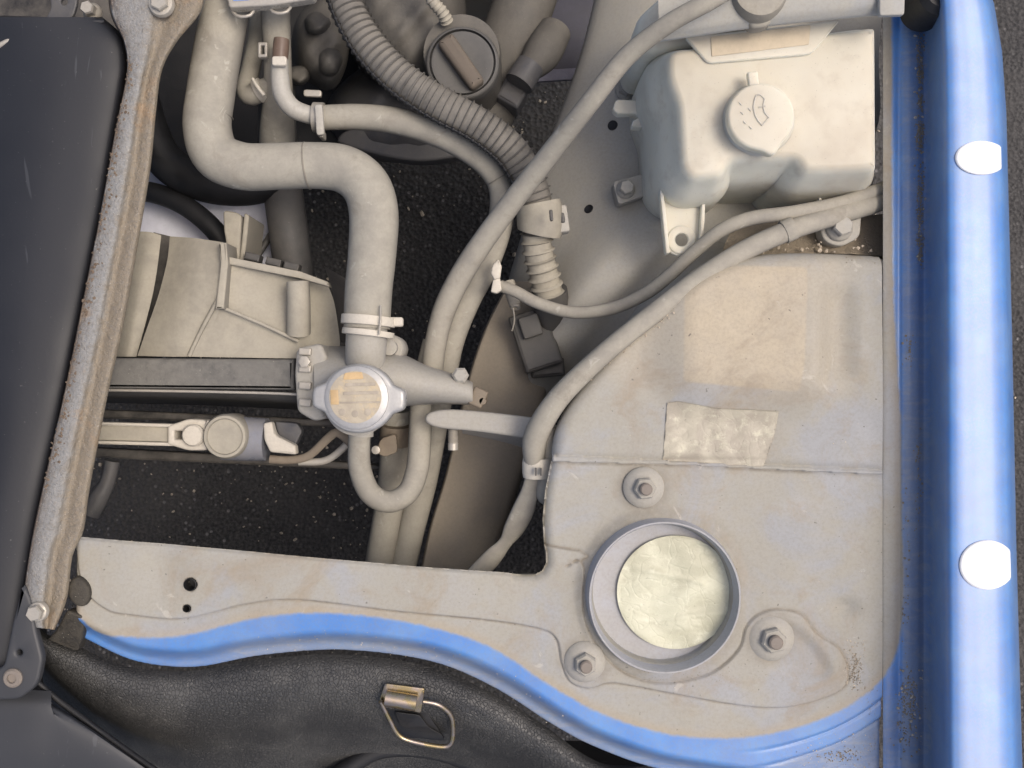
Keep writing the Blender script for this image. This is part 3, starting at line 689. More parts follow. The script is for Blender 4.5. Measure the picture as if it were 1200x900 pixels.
obj('wire_return', tube([(-20, 66, .0, 3), (2, 52, .003, 3), (18, 44, .003, 2.4)], 10), M['steel'], hk)

tp = thing('corner_trim_plate', 'charcoal plastic trim plate with a single screw under the beam foot', 'trim plate', P(20, 780, -.02))
obj('plate', plate(rounded([(27, 684), (36, 702), (42, 740), (50, 772, 6), (44, 803, 12), (22, 820, 8), (-30, 822), (-30, 800), (4, 780), (14, 730)], 5), .020, .006, .0025, [circ(22, 765, 3.2, 16)]), M['grey_trim'], tp)
sc_ = obj('screw', lathe(P(16, 794, .0195), [(11*S, -.001), (11*S, .0018), (9*S, .0032), (5.5*S, .0034), (5*S, .0016), (0, .0014)], 28), M['stud'], tp)
lp = thing('lower_trim_panel', 'wide charcoal lower trim panel beneath the corner trim plate', 'trim panel', P(60, 880, -.10))
obj('panel', loft([[(-60, y, z0), (20, y+2, z0+.004), (60, y+4, z0+.003), (xe-12, y, z0+.001), (xe, y, z0-.008), (xe+2, y, z0-.06)] for y, xe, z0 in [(806, 24, -.004), (822, 54, .004), (850, 100, .006), (880, 142, .006), (905, 176, .004), (940, 225, 0)]], 6, 4), M['grey_trim'], lp)

# vinyl cover
vc = thing('vinyl_cover', 'grained black vinyl padded cover below the blue panel edge', 'cover', P(350, 850, -.20))
vtop = catmull([(42, 738), (62, 752), (95, 766), (150, 789), (220, 795), (300, 782), (400, 776), (500, 789), (580, 821), (640, 858), (680, 886), (715, 900), (760, 896), (800, 884), (860, 878)], 8)
vrows = []
vtop = resample(vtop, 120)
for i, (x, y) in enumerate(vtop):
    u = i/119; row = []
    dep = np.interp(x, [40, 100, 300, 450, 640, 700, 860], [70, 130, 150, 150, 110, 60, 60])
    for t, z in [(-.06, -.034), (0, -.0265), (.06, -.023), (.16, -.021), (.30, -.027), (.45, -.045), (.6, -.075), (.78, -.105), (1.0, -.13)]:
        row.append((x+t*np.interp(x, [40, 120, 300, 900], [10, 20, 0, 0]), y+dep*t, z+.0015*math.sin(x/37.+t*7)*t))
    vrows.append(row)
obj('padding', loft(vrows, 1, 5), M['vinyl'], vc)
obj('stitched_fold', tube([(45, 800, -.005, 3), (70, 822, -.01, 3.5), (110, 852, -.012, 4), (160, 888, -.014, 4), (200, 915, -.016, 4)], 10), M['black_rubber'], vc)
obj('inner_hollow', tube([(380, 925, -.10, 14), (440, 882, -.098, 9), (520, 884, -.10, 9), (600, 915, -.105, 14)], 14), M['black_rubber'], vc)
# latch
lt = thing('toggle_latch', 'gold zinc-plated spring latch with wire bail on the black vinyl', 'latch', P(490, 850, -.05))
zl = -.012
obj('hinge_barrel', tube([(452, 818, zl, 9.5), (470, 821, zl, 9.5), (488, 824, zl, 9.5)], 20), M['zinc'], lt)
obj('latch_plate', plate(rounded([(444, 822), (451, 801), (498, 807), (493, 836), (486, 834)], 3), lambda x, y: zl-.004-(y-815)*.0002, .002, .0006), M['zinc'], lt)
obj('bail_wire', tube([(496, 822, zl, 2.6), (514, 826, zl-.002, 2.8), (528, 838, zl-.008, 2.8), (531, 856, zl-.014, 2.8), (528, 872, zl-.018, 2.8), (515, 875, zl-.018, 2.8), (480, 868, zl-.017, 2.8), (466, 860, zl-.015, 2.8), (456, 842, zl-.009, 2.6), (446, 822, zl-.002, 2.4)], 10, sub=8), M['zinc'], lt)
obj('back_leaf', plate(rounded([(462, 834), (492, 838), (502, 852), (520, 862), (470, 852)], 4), lambda x, y: zl-.012-(y-830)*.0004, .0015, .0005), M['black_rubber'], lt)
obj('base_leaf', plate(rounded([(448, 830), (500, 834), (522, 868), (470, 864)], 5), lambda x, y: -.029-(y-830)*.00035, .004, .0005), M['black_rubber'], lt)

fp = thing('foam_pad', 'round speckled dark foam pad beside the beam foot', 'foam pad', P(91, 694, -.01))
obj('pad', plate(catmull([(82, 680), (92, 677), (102, 687), (104, 700), (97, 711), (85, 708), (78, 694)], 5, True), .006, .014, .003), M['pad'], fp)
fq = thing('foam_strip_piece', 'black speckled foam strip at the left end of the blue edge', 'foam strip', P(80, 735, -.03))
obj('strip', plate(rounded([(78, 715), (99, 722), (96, 748), (90, 764), (54, 750), (66, 738)], 4), lambda x, y: .004-.0004*(y-712), .012, .002), M['pad'], fq)

# ------------------------------------------------------------------ washer tank
def stack_mesh(outline, levels, fill=True):
    """levels: (inset_px, z) from bottom to top; outline px at z of top"""
    q = np.array(outline, float); area = 0.5*np.sum(q[:, 0]*np.roll(q[:, 1], -1)-np.roll(q[:, 0], -1)*q[:, 1])
    if area < 0: q = q[::-1]
    d = np.roll(q, -1, 0)-np.roll(q, 1, 0); d /= np.linalg.norm(d, axis=1)[:, None]; nn = np.stack([-d[:, 1], d[:, 0]], 1)
    zt = levels[-1][1]; kt = (H-zt)/H; V = []; F = []; m = len(q)
    for ins, z in levels:
        p = q+nn*ins
        for x, y in p: V.append(((x-600)*S*kt, (450-y)*S*kt, z))
    for i in range(len(levels)-1):
        for k in range(m): F.append((i*m+k, i*m+(k+1) % m, (i+1)*m+(k+1) % m, (i+1)*m+k))
    me = bpy.data.meshes.new('m'); bm = bmesh.new(); bv = [bm.verts.new(v) for v in V]
    for f in F: bm.faces.new([bv[i] for i in f])
    if fill:
        es = []
        for k in range(m):
            i0 = (len(levels)-1)*m; es.append(bm.edges.get((bv[i0+k], bv[i0+(k+1) % m])))
        bmesh.ops.triangle_fill(bm, use_beauty=True, edges=es)
    bmesh.ops.recalc_face_normals(bm, faces=bm.faces); bm.to_mesh(me); bm.free()
    me.polygons.foreach_set('use_smooth', [True]*len(me.polygons)); me.set_sharp_from_angle(angle=R(45)); return me
wt = thing('washer_tank', 'cream plastic washer fluid tank in the corner by the blue fender', 'tank', P(900, 140, -.14))
TZ = .028
tank_o = rounded([(784, 58, 14), (860, 52, 4), (1027, 31, 4), (1028, 198, 6), (978, 200, 7), (944, 200, 8), (934, 184, 8), (858, 187, 8), (846, 206, 8), (810, 209, 12), (800, 196, 12), (796, 120, 16), (784, 92, 16)], 8, 7)
tank_o = resample(np.vstack([tank_o, tank_o[:1]]), 261)[:-1]
obj('tank_body', stack_mesh(tank_o, [(-14, -.125), (-20, -.112), (-22, -.09), (-22, -.05), (-21, -.026), (-19, -.014), (-15.5, -.005), (-11.5, .002), (-8, .008), (-5, .014), (-2.4, .0195), (.5, .0242), (4, .0270), (8, .028)]), M['cream'], wt)
zb = .0
obj('tank_shoulder', stack_mesh(rounded([(745, 20, 30), (800, -30, 10), (900, -30), (905, 44, 6), (800, 54, 8), (752, 56, 18)], 10, 7), [(-2, -.10), (-1, .0), (0, .006), (4, .012), (12, .016)]), M['cream'], wt)
obj('raised_panel', plate(rounded([(803, 43, 4), (830, 74, 6), (952, 63, 8), (984, 24, 3)], 4), TZ+.0032, .004, .0012), M['cream'], wt)
obj('tan_sticker', plate(rounded([(833, 43), (950, 29), (948, 52), (834, 66)], 1), TZ+.0038, .0006, .0002), M['tan_label'], wt, label='blank faded tan sticker')
obj('cap_neck', lathe(P(889, 140, TZ), [(43*U(TZ), -.001), (40*U(TZ), .002), (36*U(TZ), .004), (36*U(TZ), .012)], 48), M['cream'], wt)
cz = TZ+.018
cap_o = []
for k in range(96):
    a = 2*math.pi*k/96; r = 39
    da = abs((math.degrees(a)-72+180) % 360-180); r += 8*math.exp(-(da/13)**2)
    cap_o.append((892+r*math.cos(a), 136+r*math.sin(a)))
cp = obj('tank_cap', plate(cap_o, cz, .009, .0022), M['cream'], wt)
obj('cap_strap', plate(rounded([(876, 84), (888, 83), (890, 102), (879, 104)], 2), cz-.002, .005, .001), M['cream'], cp)
def wire_sym(pts, r=1.0, z=cz+.0002): return tube([(x, y, z, r) for x, y in pts], 6, 4)
obj('wiper_symbol', join([wire_sym([(886, 112), (883, 124), (886, 138), (893, 147)]), wire_sym([(893, 147), (901, 138)]), wire_sym([(901, 138), (894, 128), (896, 116)]), wire_sym([(896, 116), (891, 111), (886, 112)]), wire_sym([(889, 126), (897, 124)])] +
    [wire_sym([(x, y), (x+3, y+3)]) for x, y in ((866, 120), (868, 131), (871, 142), (877, 127), (878, 148))]), M['cream'], cp)
obj('mount_tab', plate(rounded([(774, 222), (826, 218), (826, 260), (821, 292, 8), (800, 302, 10), (783, 296, 8), (777, 250)], 3), -.025, .003, .001, [circ(799, 281, 7.5)]), M['cream'], wt)
obj('tab_boss', plate(circ(799, 281, 17, 36), -.0235, .003, .0012, [circ(799, 281, 7.6)]), M['cream'], wt)
for pts in ([(773, 218), (777, 218), (785, 296), (781, 297)], [(824, 214), (828, 214), (824, 288), (820, 289)]):
    obj('tab_rib', plate(pts, -.017, .012, .0006), M['cream'], wt)
obj('side_rib', plate([(957, 208), (960, 207), (963, 236), (960, 236)], -.015, .03, .0005), M['cream'], wt)
obj('bottom_skirt', stack_mesh(rounded([(760, 216, 8), (870, 214, 4), (872, 224), (918, 226), (924, 236), (1026, 232), (1026, 150), (775, 150), (757, 180)], 7, 5), [(0, -.11), (0, -.095), (2, -.09), (5, -.088)]), M['cream'], wt)
obj('mount_hook', plate(rounded([(762, 118), (722, 116, 4), (718, 128, 4), (724, 133), (745, 133), (749, 138, 3), (742, 141), (740, 148), (764, 150)], 2), -.055, .012, .0015), M['cream'], wt)
# beam over the tank
tb = thing('cowl_beam', 'grey sheet metal beam across the top of the washer tank', 'beam', P(930, 10, .02))
obj('beam_web', loft([[(770, -60, .07), (900, -60, .07), (1050, -60, .07)], [(772, 26, .062), (900, 8, .062), (1040, -4, .062)], [(773, 44, .056), (900, 26, .056), (1040, 12, .056)], [(774, 49, .050), (900, 31, .050), (1040, 17, .050)], [(775, 46, .036), (900, 29, .036), (1040, 16, .036)]], 4, 5), M['wall'], tb)
obj('rubber_bumper', lathe(P(886, -4, .056), [(33*U(.06), -.006), (33*U(.06), .008), (30*U(.06), .013), (20*U(.06), .014), (0, .014)], 40), M['cable'], tb)
obj('bumper_tongue', plate(rounded([(868, 8), (912, 4), (902, 30, 8), (880, 33, 8)], 6), .058, .012, .003), M['cable'], tb)
obj('beam_end_tab', plate(rounded([(1030, -40), (1062, -40), (1060, 17), (1031, 18)], 3), .066, .004, .001), M['wall'], tb)
# apron bracket by the tank
ab = thing('apron_bracket', 'flat grey bracket bolted to the inner apron beside the tank', 'bracket', P(740, 222, -.13))
obj('bracket_plate', plate(rounded([(718, 213, 5), (766, 200), (772, 224), (725, 240, 5)], 3), -.0865, .02, .0012), M['apron'], ab)
nut(733, 222, -.0865, 11, ab, 'bolt', .3, 'apron', .8, 1, False)
ab2 = thing('apron_bolt', 'dusty round bolt head by the tank hook', 'bolt', P(733, 105, -.11))
nut(733, 106, hit(APRON, 733, 106)[0].z+.001, 12, ab2, 'bolt', .5, 'apron', .8, 1, False)
sb = thing('shelf_bracket', 'rounded grey bracket with big bolt under the two cables', 'bracket', P(982, 270, -.03))
obj('bracket_plate', plate(rounded([(960, 255, 4), (1010, 248, 4), (1008, 278, 8), (985, 290, 12), (964, 282, 10)], 6), -.010, .014, .0015), M['apron'], sb)
nut(983, 267, -.010, 16, sb, 'bolt', .3, 'apron', .75, 1, False)

# ------------------------------------------------------------------ radiator, cap, arm
rd = thing('radiator', 'radiator with dark foam topped core and grey plastic end tank', 'radiator', P(300, 450, -.35))
obj('foam_strip', plate(rounded([(110, 419), (344, 421), (345, 457), (110, 455)], 2), -.055, .012, .003), M['foam'], rd)
obj('core_face', loft([[(110, 455, -.058), (240, 457, -.058), (386, 461, -.058)], [(110, 458, -.066), (240, 460, -.066), (386, 466, -.066)], [(112, 466, -.12), (240, 469, -.12), (386, 476, -.12)], [(114, 472, -.36), (240, 475, -.36), (386, 482, -.36)]], 3, 3), M['foam'], rd)
obj('top_edge', tube([(112, 457, -.057, 1.7), (240, 459, -.057, 1.7), (344, 462, -.057, 1.7), (380, 468, -.057, 1.7)], 8), M['steel'], rd)
obj('end_collar', plate(rounded([(347, 408, 8), (376, 402, 6), (384, 420), (372, 440), (372, 470), (384, 490, 6), (368, 494, 6), (348, 482, 6), (345, 440)], 4), -.036, .10, .003), M['alu'], rd)
for i, y in enumerate((412, 432, 452, 472)):
    obj('crimp_tab', box(357, y, -.0325, 15, 9, .006, 4, .0012, 2), M['steel'], rd)
obj('collar_bolt', lathe(P(358, 424, -.034), [(7*U(-.034), 0), (7*U(-.034), .005), (0, .006)], 6), M['steel'], rd)
# end tank body, tapering into the mounting arm
def ell(cx, y0, y1, ztop, zbot, n=16):
    pts = []
    for k in range(n+1):
        a = math.pi*k/n; yy = (y0+y1)/2 - (y1-y0)/2*math.cos(a); zz = zbot+(ztop-zbot)*math.sin(a)**.7
        pts.append((cx, yy, zz))
    return pts
obj('end_tank', loft([ell(368, 402, 492, -.030, -.11), ell(385, 404, 488, -.026, -.11), ell(410, 406, 488, -.022, -.11), ell(445, 408, 482, -.024, -.10), ell(470, 414, 477, -.028, -.085), ell(500, 428, 474, -.032, -.07), ell(530, 438, 474, -.034, -.06), ell(552, 447, 474, -.036, -.058), ell(554, 450, 472, -.042, -.052)], 3, 2), M['alu'], rd)
obj('outlet_pipe', tube([(428, 425, -.035, 23), (429, 405, -.03, 24), (430, 385, -.028, 24), (431, 350, -.026, 24)], 28), M['alu'], rd)
obj('arm_tip', box(560, 466, -.042, 18, 22, .014, 25, .002), M['rust'], rd)
obj('tip_bolt', nutm := lathe(P(540, 440, -.045), [(10*U(-.04), 0), (10*U(-.04), .008), (7*U(-.04), .01), (0, .01)], 6), M['alu'], rd)
obj('drip_stud', lathe(P(566, 470, -.05), [(5*U(-.05), -.01), (5*U(-.05), .006), (4*U(-.05), .008), (0, .008)], 14), M['rust'], rd)
obj('side_bolt', lathe(P(458, 408, -.055), [(16*U(-.05), -.03), (16*U(-.05), 0), (14*U(-.05), .002), (9*U(-.05), .002), (9*U(-.05), .011), (0, .012)], 24), M['alu'], rd)

obj('filler_neck', lathe(P(421, 472, -.03), [(34*U(-.03), -.03), (34*U(-.03), .004), (38*U(-.03), .006), (38*U(-.03), .010), (30*U(-.03), .011)], 40), M['alu'], rd)
zc = .002; cap_o = []
for k in range(120):
    a = 2*math.pi*k/120; dg = math.degrees(a); r = 44.0
    for c0 in (2, 182):
        da = abs((dg-c0+180) % 360-180); r += 11*sstep(27, 10, np.array(float(da)))
    cap_o.append((420+r*math.cos(a), 467+r*.93*math.sin(a)))
rc = obj('radiator_cap', plate(cap_o, zc, .012, .0032, n=4), M['cap_metal'], rd, label='eared metal cap with faded orange sticker')
obj('cap_dome', lathe(P(418, 466, zc), [(38*U(zc), -.001), (37*U(zc), .0012), (34*U(zc), .002), (0, .0023)], 56), M['cap_metal'], rc)
st_ = obj('cap_sticker', lathe(P(416.5, 465.5, zc+.0015), [(30.5*U(zc), -.0005), (30.5*U(zc), .0009), (0, .0012)], 56), M['cap_label'], rc)
zs = zc+.0031
obj('orange_print', join([plate(rounded([(387, 457), (396, 457), (397, 474), (388, 474)], .5), zs, .0009, .0001), plate(rounded([(404, 437), (424, 436), (426, 444), (402, 445)], 2), zs, .0009, .0001)]), M['orange'], rc)
obj('grey_print', join([plate(rounded([(398, 471), (446, 470), (446, 472), (398, 473)], .4), zs, .0009, .0001), plate(rounded([(404, 449), (440, 448), (440, 452), (404, 453)], 1), zs-.0002, .0008, .0001), plate(rounded([(402, 459), (444, 458), (444, 462), (402, 463)], 1), zs-.0002, .0008, .0001)] +
    [plate(circ(x, 485 - (abs(x-416) > 10)*2, 4.2, 12), zs-.0003, .0008, .0001) for x in (401, 416, 431)]), M['greyprint'], rc)

# fan shroud
fs = thing('fan_shroud', 'dusty moulded fan shroud behind the radiator core', 'fan shroud', P(270, 350, -.20))
obj('main_hood', loft([[(199, 277, -.07), (228, 279, -.058), (262, 284, -.055)], [(196, 305, -.066), (228, 307, -.052), (262, 308, -.048)], [(186, 345, -.066), (222, 345, -.050), (262, 344, -.046)], [(172, 385, -.068), (210, 385, -.055), (250, 382, -.055)], [(161, 417, -.072), (198, 418, -.062), (228, 418, -.062)]], 6, 6), M['shroud'], fs)
obj('side_hood', loft([[(263, 306, -.050), (310, 314, -.056), (352, 322, -.062), (384, 334, -.075)], [(262, 330, -.050), (308, 336, -.058), (352, 342, -.066), (392, 356, -.08)], [(255, 360, -.052), (305, 372, -.058), (350, 384, -.064), (398, 396, -.085)], [(238, 390, -.056), (290, 394, -.058), (345, 402, -.063), (398, 408, -.085)], [(220, 418, -.060), (280, 419, -.060), (345, 420, -.062), (400, 420, -.085)]], 6, 6), M['shroud'], fs)
obj('step_wall', plate(rounded([(256, 284), (265, 284), (267, 309), (262, 362), (252, 362), (258, 310)], 1), -.040, .03, .0015), M['shroud'], fs)
obj('hood_rib', tube([(256, 350, -.045, 2.6), (244, 372, -.05, 2.6), (232, 395, -.056, 2.6), (222, 417, -.060, 2.6)], 10), M['shroud'], fs)
obj('shelf_rib', tube([(262, 361, -.048, 2.2), (310, 381, -.052, 2.2), (350, 400, -.057, 2.2)], 10), M['shroud'], fs)
obj('rim_ledge', plate(rounded([(264, 300), (352, 318), (384, 330), (386, 336), (350, 326), (264, 309)], 1), -.046, .012, .001), M['shroud'], fs)
obj('boss', tube([(349, 330, -.044, 13), (350, 350, -.046, 13.5), (350, 390, -.058, 14)], 26), M['shroud'], fs)
obj('left_panel', loft([[(158, 271, -.07), (176, 272, -.068), (189, 276, -.07)], [(150, 330, -.07), (165, 335, -.066), (180, 340, -.07)], [(134, 418, -.075), (150, 418, -.07), (160, 418, -.075)]], 6, 5), M['shroud'], fs)
obj('gap_liner', loft([[(180, 272, -.10), (204, 278, -.10)], [(160, 345, -.10), (200, 345, -.10)], [(140, 420, -.10), (180, 420, -.10)]], 3, 2), M['black_plastic'], fs)
for x, y in ((295, 301), (320, 307), (341, 312)):
    obj('vent_slot_rib', box(x, y, -.058, 18, 9, .012, 13, .001, 1), M['conn'], fs)
obj('rear_flank', loft([[(380, 312, -.12), (412, 330, -.14)], [(390, 345, -.10), (422, 360, -.14)], [(398, 400, -.10), (420, 405, -.14)]], 5, 4), M['conn'], fs)
# fan blades and belt loop
fb = thing('fan_blade_pair', 'pair of upright grey fan blades rising behind the shroud', 'fan blades', P(280, 275, -.20))
obj('blade', plate(rounded([(261, 246, 5), (275, 248, 5), (283, 252), (280, 306), (268, 306), (262, 270)], 4), -.07, .05, .002), M['shroud'], fb)
obj('blade', plate(rounded([(286, 249, 4), (292, 252, 4), (288, 290), (285, 309), (280, 309), (284, 270)], 2), -.072, .05, .0015), M['shroud'], fb)
bh = thing('black_hose', 'fat black rubber hose sagging below the large upper hose', 'hose', P(250, 225, -.22))
obj('hose', tube([(160, 90, -.12, 20), (174, 150, -.12, 22), (198, 192, -.12, 22), (245, 214, -.12, 24), (300, 217, -.12, 22), (340, 196, -.12, 20), (380, 186, -.13, 18)], 20), M['black_rubber'], bh)
bh2 = thing('black_belt', 'thin black rubber hose curving over the pale sheet', 'hose', P(220, 260, -.22))
obj('hose', tube([(150, 224, -.14, 12), (180, 226, -.13, 12), (215, 240, -.12, 12), (248, 266, -.115, 12), (272, 300, -.115, 12), (285, 330, -.115, 11)], 16), M['black_rubber'], bh2)
us = thing('sunlit_ground_sheet', 'pale lilac sheet painted as sunlit ground below the black hoses', 'sunlit_patch', P(250, 260, -.28))
obj('sheet', plate([(90, 200), (180, 196), (300, 225), (322, 235), (352, 312), (300, 330), (90, 330)], -.16, .004, .001), M['lilac'], us)  # sheet stands in for ground lit by the sun
wm = thing('thin_strut', 'slim dark rod crossing the pale sunlit-ground sheet', 'rod', P(310, 290, -.25))
obj('rod', tube([(322, 268, -.14, 4), (308, 290, -.14, 4), (294, 312, -.14, 4)], 10), M['conn'], wm)
ds = thing('dark_downpipe', 'dark grey pipe dropping behind the large upper hose', 'pipe', P(330, 220, -.30))
obj('pipe', tube([(325, 95, -.12, 21), (325, 150, -.125, 22), (330, 210, -.13, 23), (338, 270, -.13, 23), (346, 330, -.14, 23)], 22), M['downpipe'], ds)
bs = thing('bay_shadow_sheet', 'black sheet standing in for shadow at the left end of the engine bay', 'shadow_sheet', P(190, 120, -.30))
obj('shadow_sheet', plate([(100, -80), (420, -80), (420, 190), (330, 200), (90, 205)], -.28, .004, .001), M['black_rubber'], bs)  # black sheet paints the deep shadow at this end of the bay

# ------------------------------------------------------------------ hood lock assembly
lk = thing('lock_actuator', 'metal crossbar with round capped actuator in front of radiator', 'actuator', P(240, 512, -.12))
zk = -.07
obj('crossbar', plate(rounded([(95, 494), (205, 497), (206, 520), (95, 517)], 1.5), zk, .012, .0015), M['shroud'], lk)
for y0 in (494, 516): obj('crossbar_flange', plate(rounded([(95, y0), (206, y0+3), (206, y0+7), (95, y0+4)], 1), zk+.003, .006, .001), M['clip'], lk)
obj('clevis', plate(rounded([(196, 499), (220, 491, 4), (240, 492, 4), (246, 508), (243, 528, 5), (220, 528, 5), (196, 521)], 3), zk+.004, .018, .002, [rounded([(204, 505), (213, 505), (213, 515), (204, 515)], 1)]), M['clip'], lk)
obj('clevis_pin', lathe(P(228, 510, zk+.004), [(13*U(zk), 0), (13*U(zk), .004), (11*U(zk), .006), (0, .007)], 28), M['clip'], lk)
cb_ = obj('actuator_body', tube([(262, 513, zk-.008, 26), (285, 514, zk-.008, 26), (313, 515, zk-.008, 25)], 32), M['motor'], lk)
obj('actuator_cap', lathe(P(267, 511, zk+.006), [(26*U(zk), -.020), (26*U(zk), .006), (24*U(zk), .009), (21*U(zk), .0095), (20*U(zk), .0075), (0, .008)], 48), M['shroud'], lk)
obj('cap_lug', box(245, 497, zk+.008, 8, 8, .012, 20, .001), M['clip'], lk)
obj('clamp_arm', plate(rounded([(308, 496), (318, 494), (322, 510, 5), (346, 522), (347, 533), (316, 530), (309, 515)], 3), zk+.008, .010, .002), M['clip'], lk)
obj('clamp_fin', plate(rounded([(322, 494), (348, 496), (354, 505), (346, 522), (326, 510)], 3), zk-.004, .010, .001), M['gearbox'], lk)
obj('wire_bracket', tube([(316, 538, zk-.004, 5), (340, 539, zk-.004, 5), (362, 534, zk-.002, 5), (384, 514, zk+.002, 5.5), (396, 507, zk+.004, 5.5), (412, 520, zk, 5.5)], 10, flat=.6), M['rust'], lk)
obj('wire_bracket_return', tube([(350, 541, zk-.006, 4.5), (380, 540, zk-.006, 4.5), (400, 527, zk-.004, 4.5), (416, 508, zk-.003, 4.5)], 10, flat=.6), M['steel'], lk)
gl = thing('lower_grille', 'dark plastic grille slats spanning in front of the radiator core', 'grille', P(250, 485, -.16))
obj('slat', plate(rounded([(95, 479), (390, 492), (390, 500), (95, 490)], 2), -.10, .012, .002), M['black_plastic'], gl)
obj('slat', plate(rounded([(95, 524), (330, 536), (450, 545), (450, 552), (95, 536)], 2), -.14, .012, .002), M['black_plastic'], gl)
wl = thing('wire_lug', 'dark plastic plug hanging beside the beam near the black asphalt', 'plug', P(108, 590, -.22))
obj('plug_body', tube([(132, 540, -.12, 9), (126, 565, -.12, 9), (118, 580, -.12, 11), (106, 602, -.12, 12)], 14), M['gearbox'], wl)

# ------------------------------------------------------------------ hoses
def band(p0, p1, r, wpx, mat, parent, name='band', th=1.1):
    """clamp band round a hose: between two px points"""
    a, b = P(*p0), P(*p1); u = U(p0[2]); ax = (b-a).normalized(); c = (a+b)/2; w2 = wpx*u/2; r *= u
    return obj(name, lathe(c, [(r*.96, -w2), (r*th, -w2*.96), (r*th*1.01, -w2*.8), (r*th*1.01, w2*.8), (r*th, w2*.96), (r*.96, w2)], 36, ax), M[mat], parent)
uh = thing('upper_radiator_hose', 'thick dusty S-bent radiator hose', 'hose', P(340, 195, -.05))
zu = -.028
obj('hose', tube([(268, -20, -.05, 26), (262, 20, -.045, 27), (255, 60, -.04, 27.5), (247, 110, -.035, 27.5), (243, 150, zu, 27.5), (254, 182, zu, 28), (285, 195, zu, 27.5), (325, 195, zu, 27), (365, 194, zu, 27), (402, 198, zu, 28), (428, 217, zu, 29), (438, 250, zu, 29), (436, 300, zu, 28), (432, 340, zu, 27.5), (430, 385, zu, 27)], 36, 12, wob=.012), M['hose'], uh)
band((246.5, 128, -.032), (245.5, 131, -.032), 27.6, 1.6, 'hose_dark', uh, 'mould_seam', 1.012)
band((359, 194.5, zu), (361, 194.3, zu), 27.2, 1.6, 'hose_dark', uh, 'mould_seam', 1.012)
hc = thing('hose_clamp', 'pale band clamp with flat ear on lower end of thick hose', 'hose clamp', P(432, 378, -.05))
band((432, 370, zu), (431, 382, zu), 28, 11, 'clip', hc, 'band', 1.12)
band((432, 386, zu), (431, 395, zu), 27.5, 7, 'clip', hc, 'band', 1.1)
obj('ear', box(460, 377, zu+.004, 24, 11, .006, 0, .0015), M['clip'], hc)
obj('tension_wire', tube([(446, 358, zu+.018, 1.3), (446, 375, zu+.021, 1.3), (444, 392, zu+.019, 1.3)], 8), M['steel'], hc)
hh = thing('heater_hose', 'long dusty heater hose passing under the split conduit', 'hose', P(480, 150, -.10))
obj('hose', tube([(378, 138, -.05, 14.5), (420, 137, -.05, 15), (460, 141, -.05, 15.5), (505, 153, -.055, 16), (545, 172, -.06, 16), (574, 195, -.065, 15.5), (588, 222, -.07, 15), (586, 262, -.075, 15), (570, 310, -.08, 15), (549, 350, -.085, 15), (530, 395, -.09, 15.5), (520, 440, -.10, 15.5), (510, 490, -.12, 16), (497, 560, -.14, 16), (482, 620, -.15, 16), (468, 680, -.16, 16)], 24, 10, wob=.012), M['hose'], hh)
band((583, 205, -.066), (587, 212, -.067), 15.4, 1.5, 'hose_dark', hh, 'mould_seam', 1.015)
he = thing('heater_pipe', 'pale bent metal pipe feeding the heater hose', 'pipe', P(335, 110, -.05))
obj('pipe', tube([(328, 70, -.035, 9.5), (328, 90, -.035, 10.5), (331, 110, -.038, 11), (342, 126, -.043, 11), (360, 134, -.048, 10.5), (380, 137, -.05, 10)], 22), M['pale_pipe'], he)
obj('fitting', tube([(330, 46, -.036, 9), (329, 58, -.036, 9.5), (328, 72, -.036, 9)], 14), M['brass'], he)
obj('fitting_tape', box(327, 71, -.022, 17, 11, .004, 0, .001), M['clip'], he)
hc2 = thing('heater_hose_clamp', 'silver spring clamp where the pale pipe meets the heater hose', 'hose clamp', P(373, 140, -.06))
band((368, 137.5, -.05), (379, 138, -.05), 15, 13, 'steel', hc2, 'band', 1.14)
obj('clamp_tongue', box(374, 140, -.0345, 9, 36, .004, -4, .001), M['pale_pipe'], hc2)
obj('clamp_lug', box(376, 156, -.046, 6, 10, .012, 0, .001), M['steel'], hc2)
th_ = thing('short_coolant_hose', 'short upright coolant hose with small side branch behind the pale pipe', 'hose', P(325, 40, -.08))
obj('hose', tube([(322, -20, -.06, 17), (323, 20, -.06, 17), (325, 60, -.065, 16), (326, 110, -.075, 17), (325, 150, -.10, 20), (325, 175, -.12, 21)], 22), M['hose'], th_)
obj('branch', tube([(318, 100, -.07, 11), (306, 106, -.072, 12), (294, 112, -.074, 12), (288, 104, -.078, 11), (294, 80, -.085, 11), (302, 40, -.09, 11), (306, -10, -.095, 11)], 16), M['hose'], th_)
hc3 = thing('branch_clamp', 'small pale pinch clamp on the coolant hose side branch', 'hose clamp', P(306, 106, -.08))
band((309, 104, -.071), (302, 108, -.072), 12, 9, 'clip', hc3, 'band', 1.15)
obj('pinch_ear', tube([(296, 92, -.055, 2), (302, 102, -.054, 2.4), (310, 112, -.055, 2.4)], 8), M['clip'], hc3)
tc = thing('square_hose_clip', 'small open square clip on the side of the upright coolant hose', 'clip', P(308, 57, -.06))
obj('clip', plate(rounded([(302, 49), (313, 49), (313, 67), (302, 67)], 2), -.045, .006, .001, [rounded([(305.5, 53), (309.5, 53), (309.5, 63), (305.5, 63)], 1)]), M['steel'], tc)
tg = thing('pipe_tag', 'small flat grey tag beside the pale pipe clamp', 'tag', P(365, 109, -.07))
obj('tag', box(366, 109, -.055, 21, 8, .003, 2, .0008), M['steel'], tg)

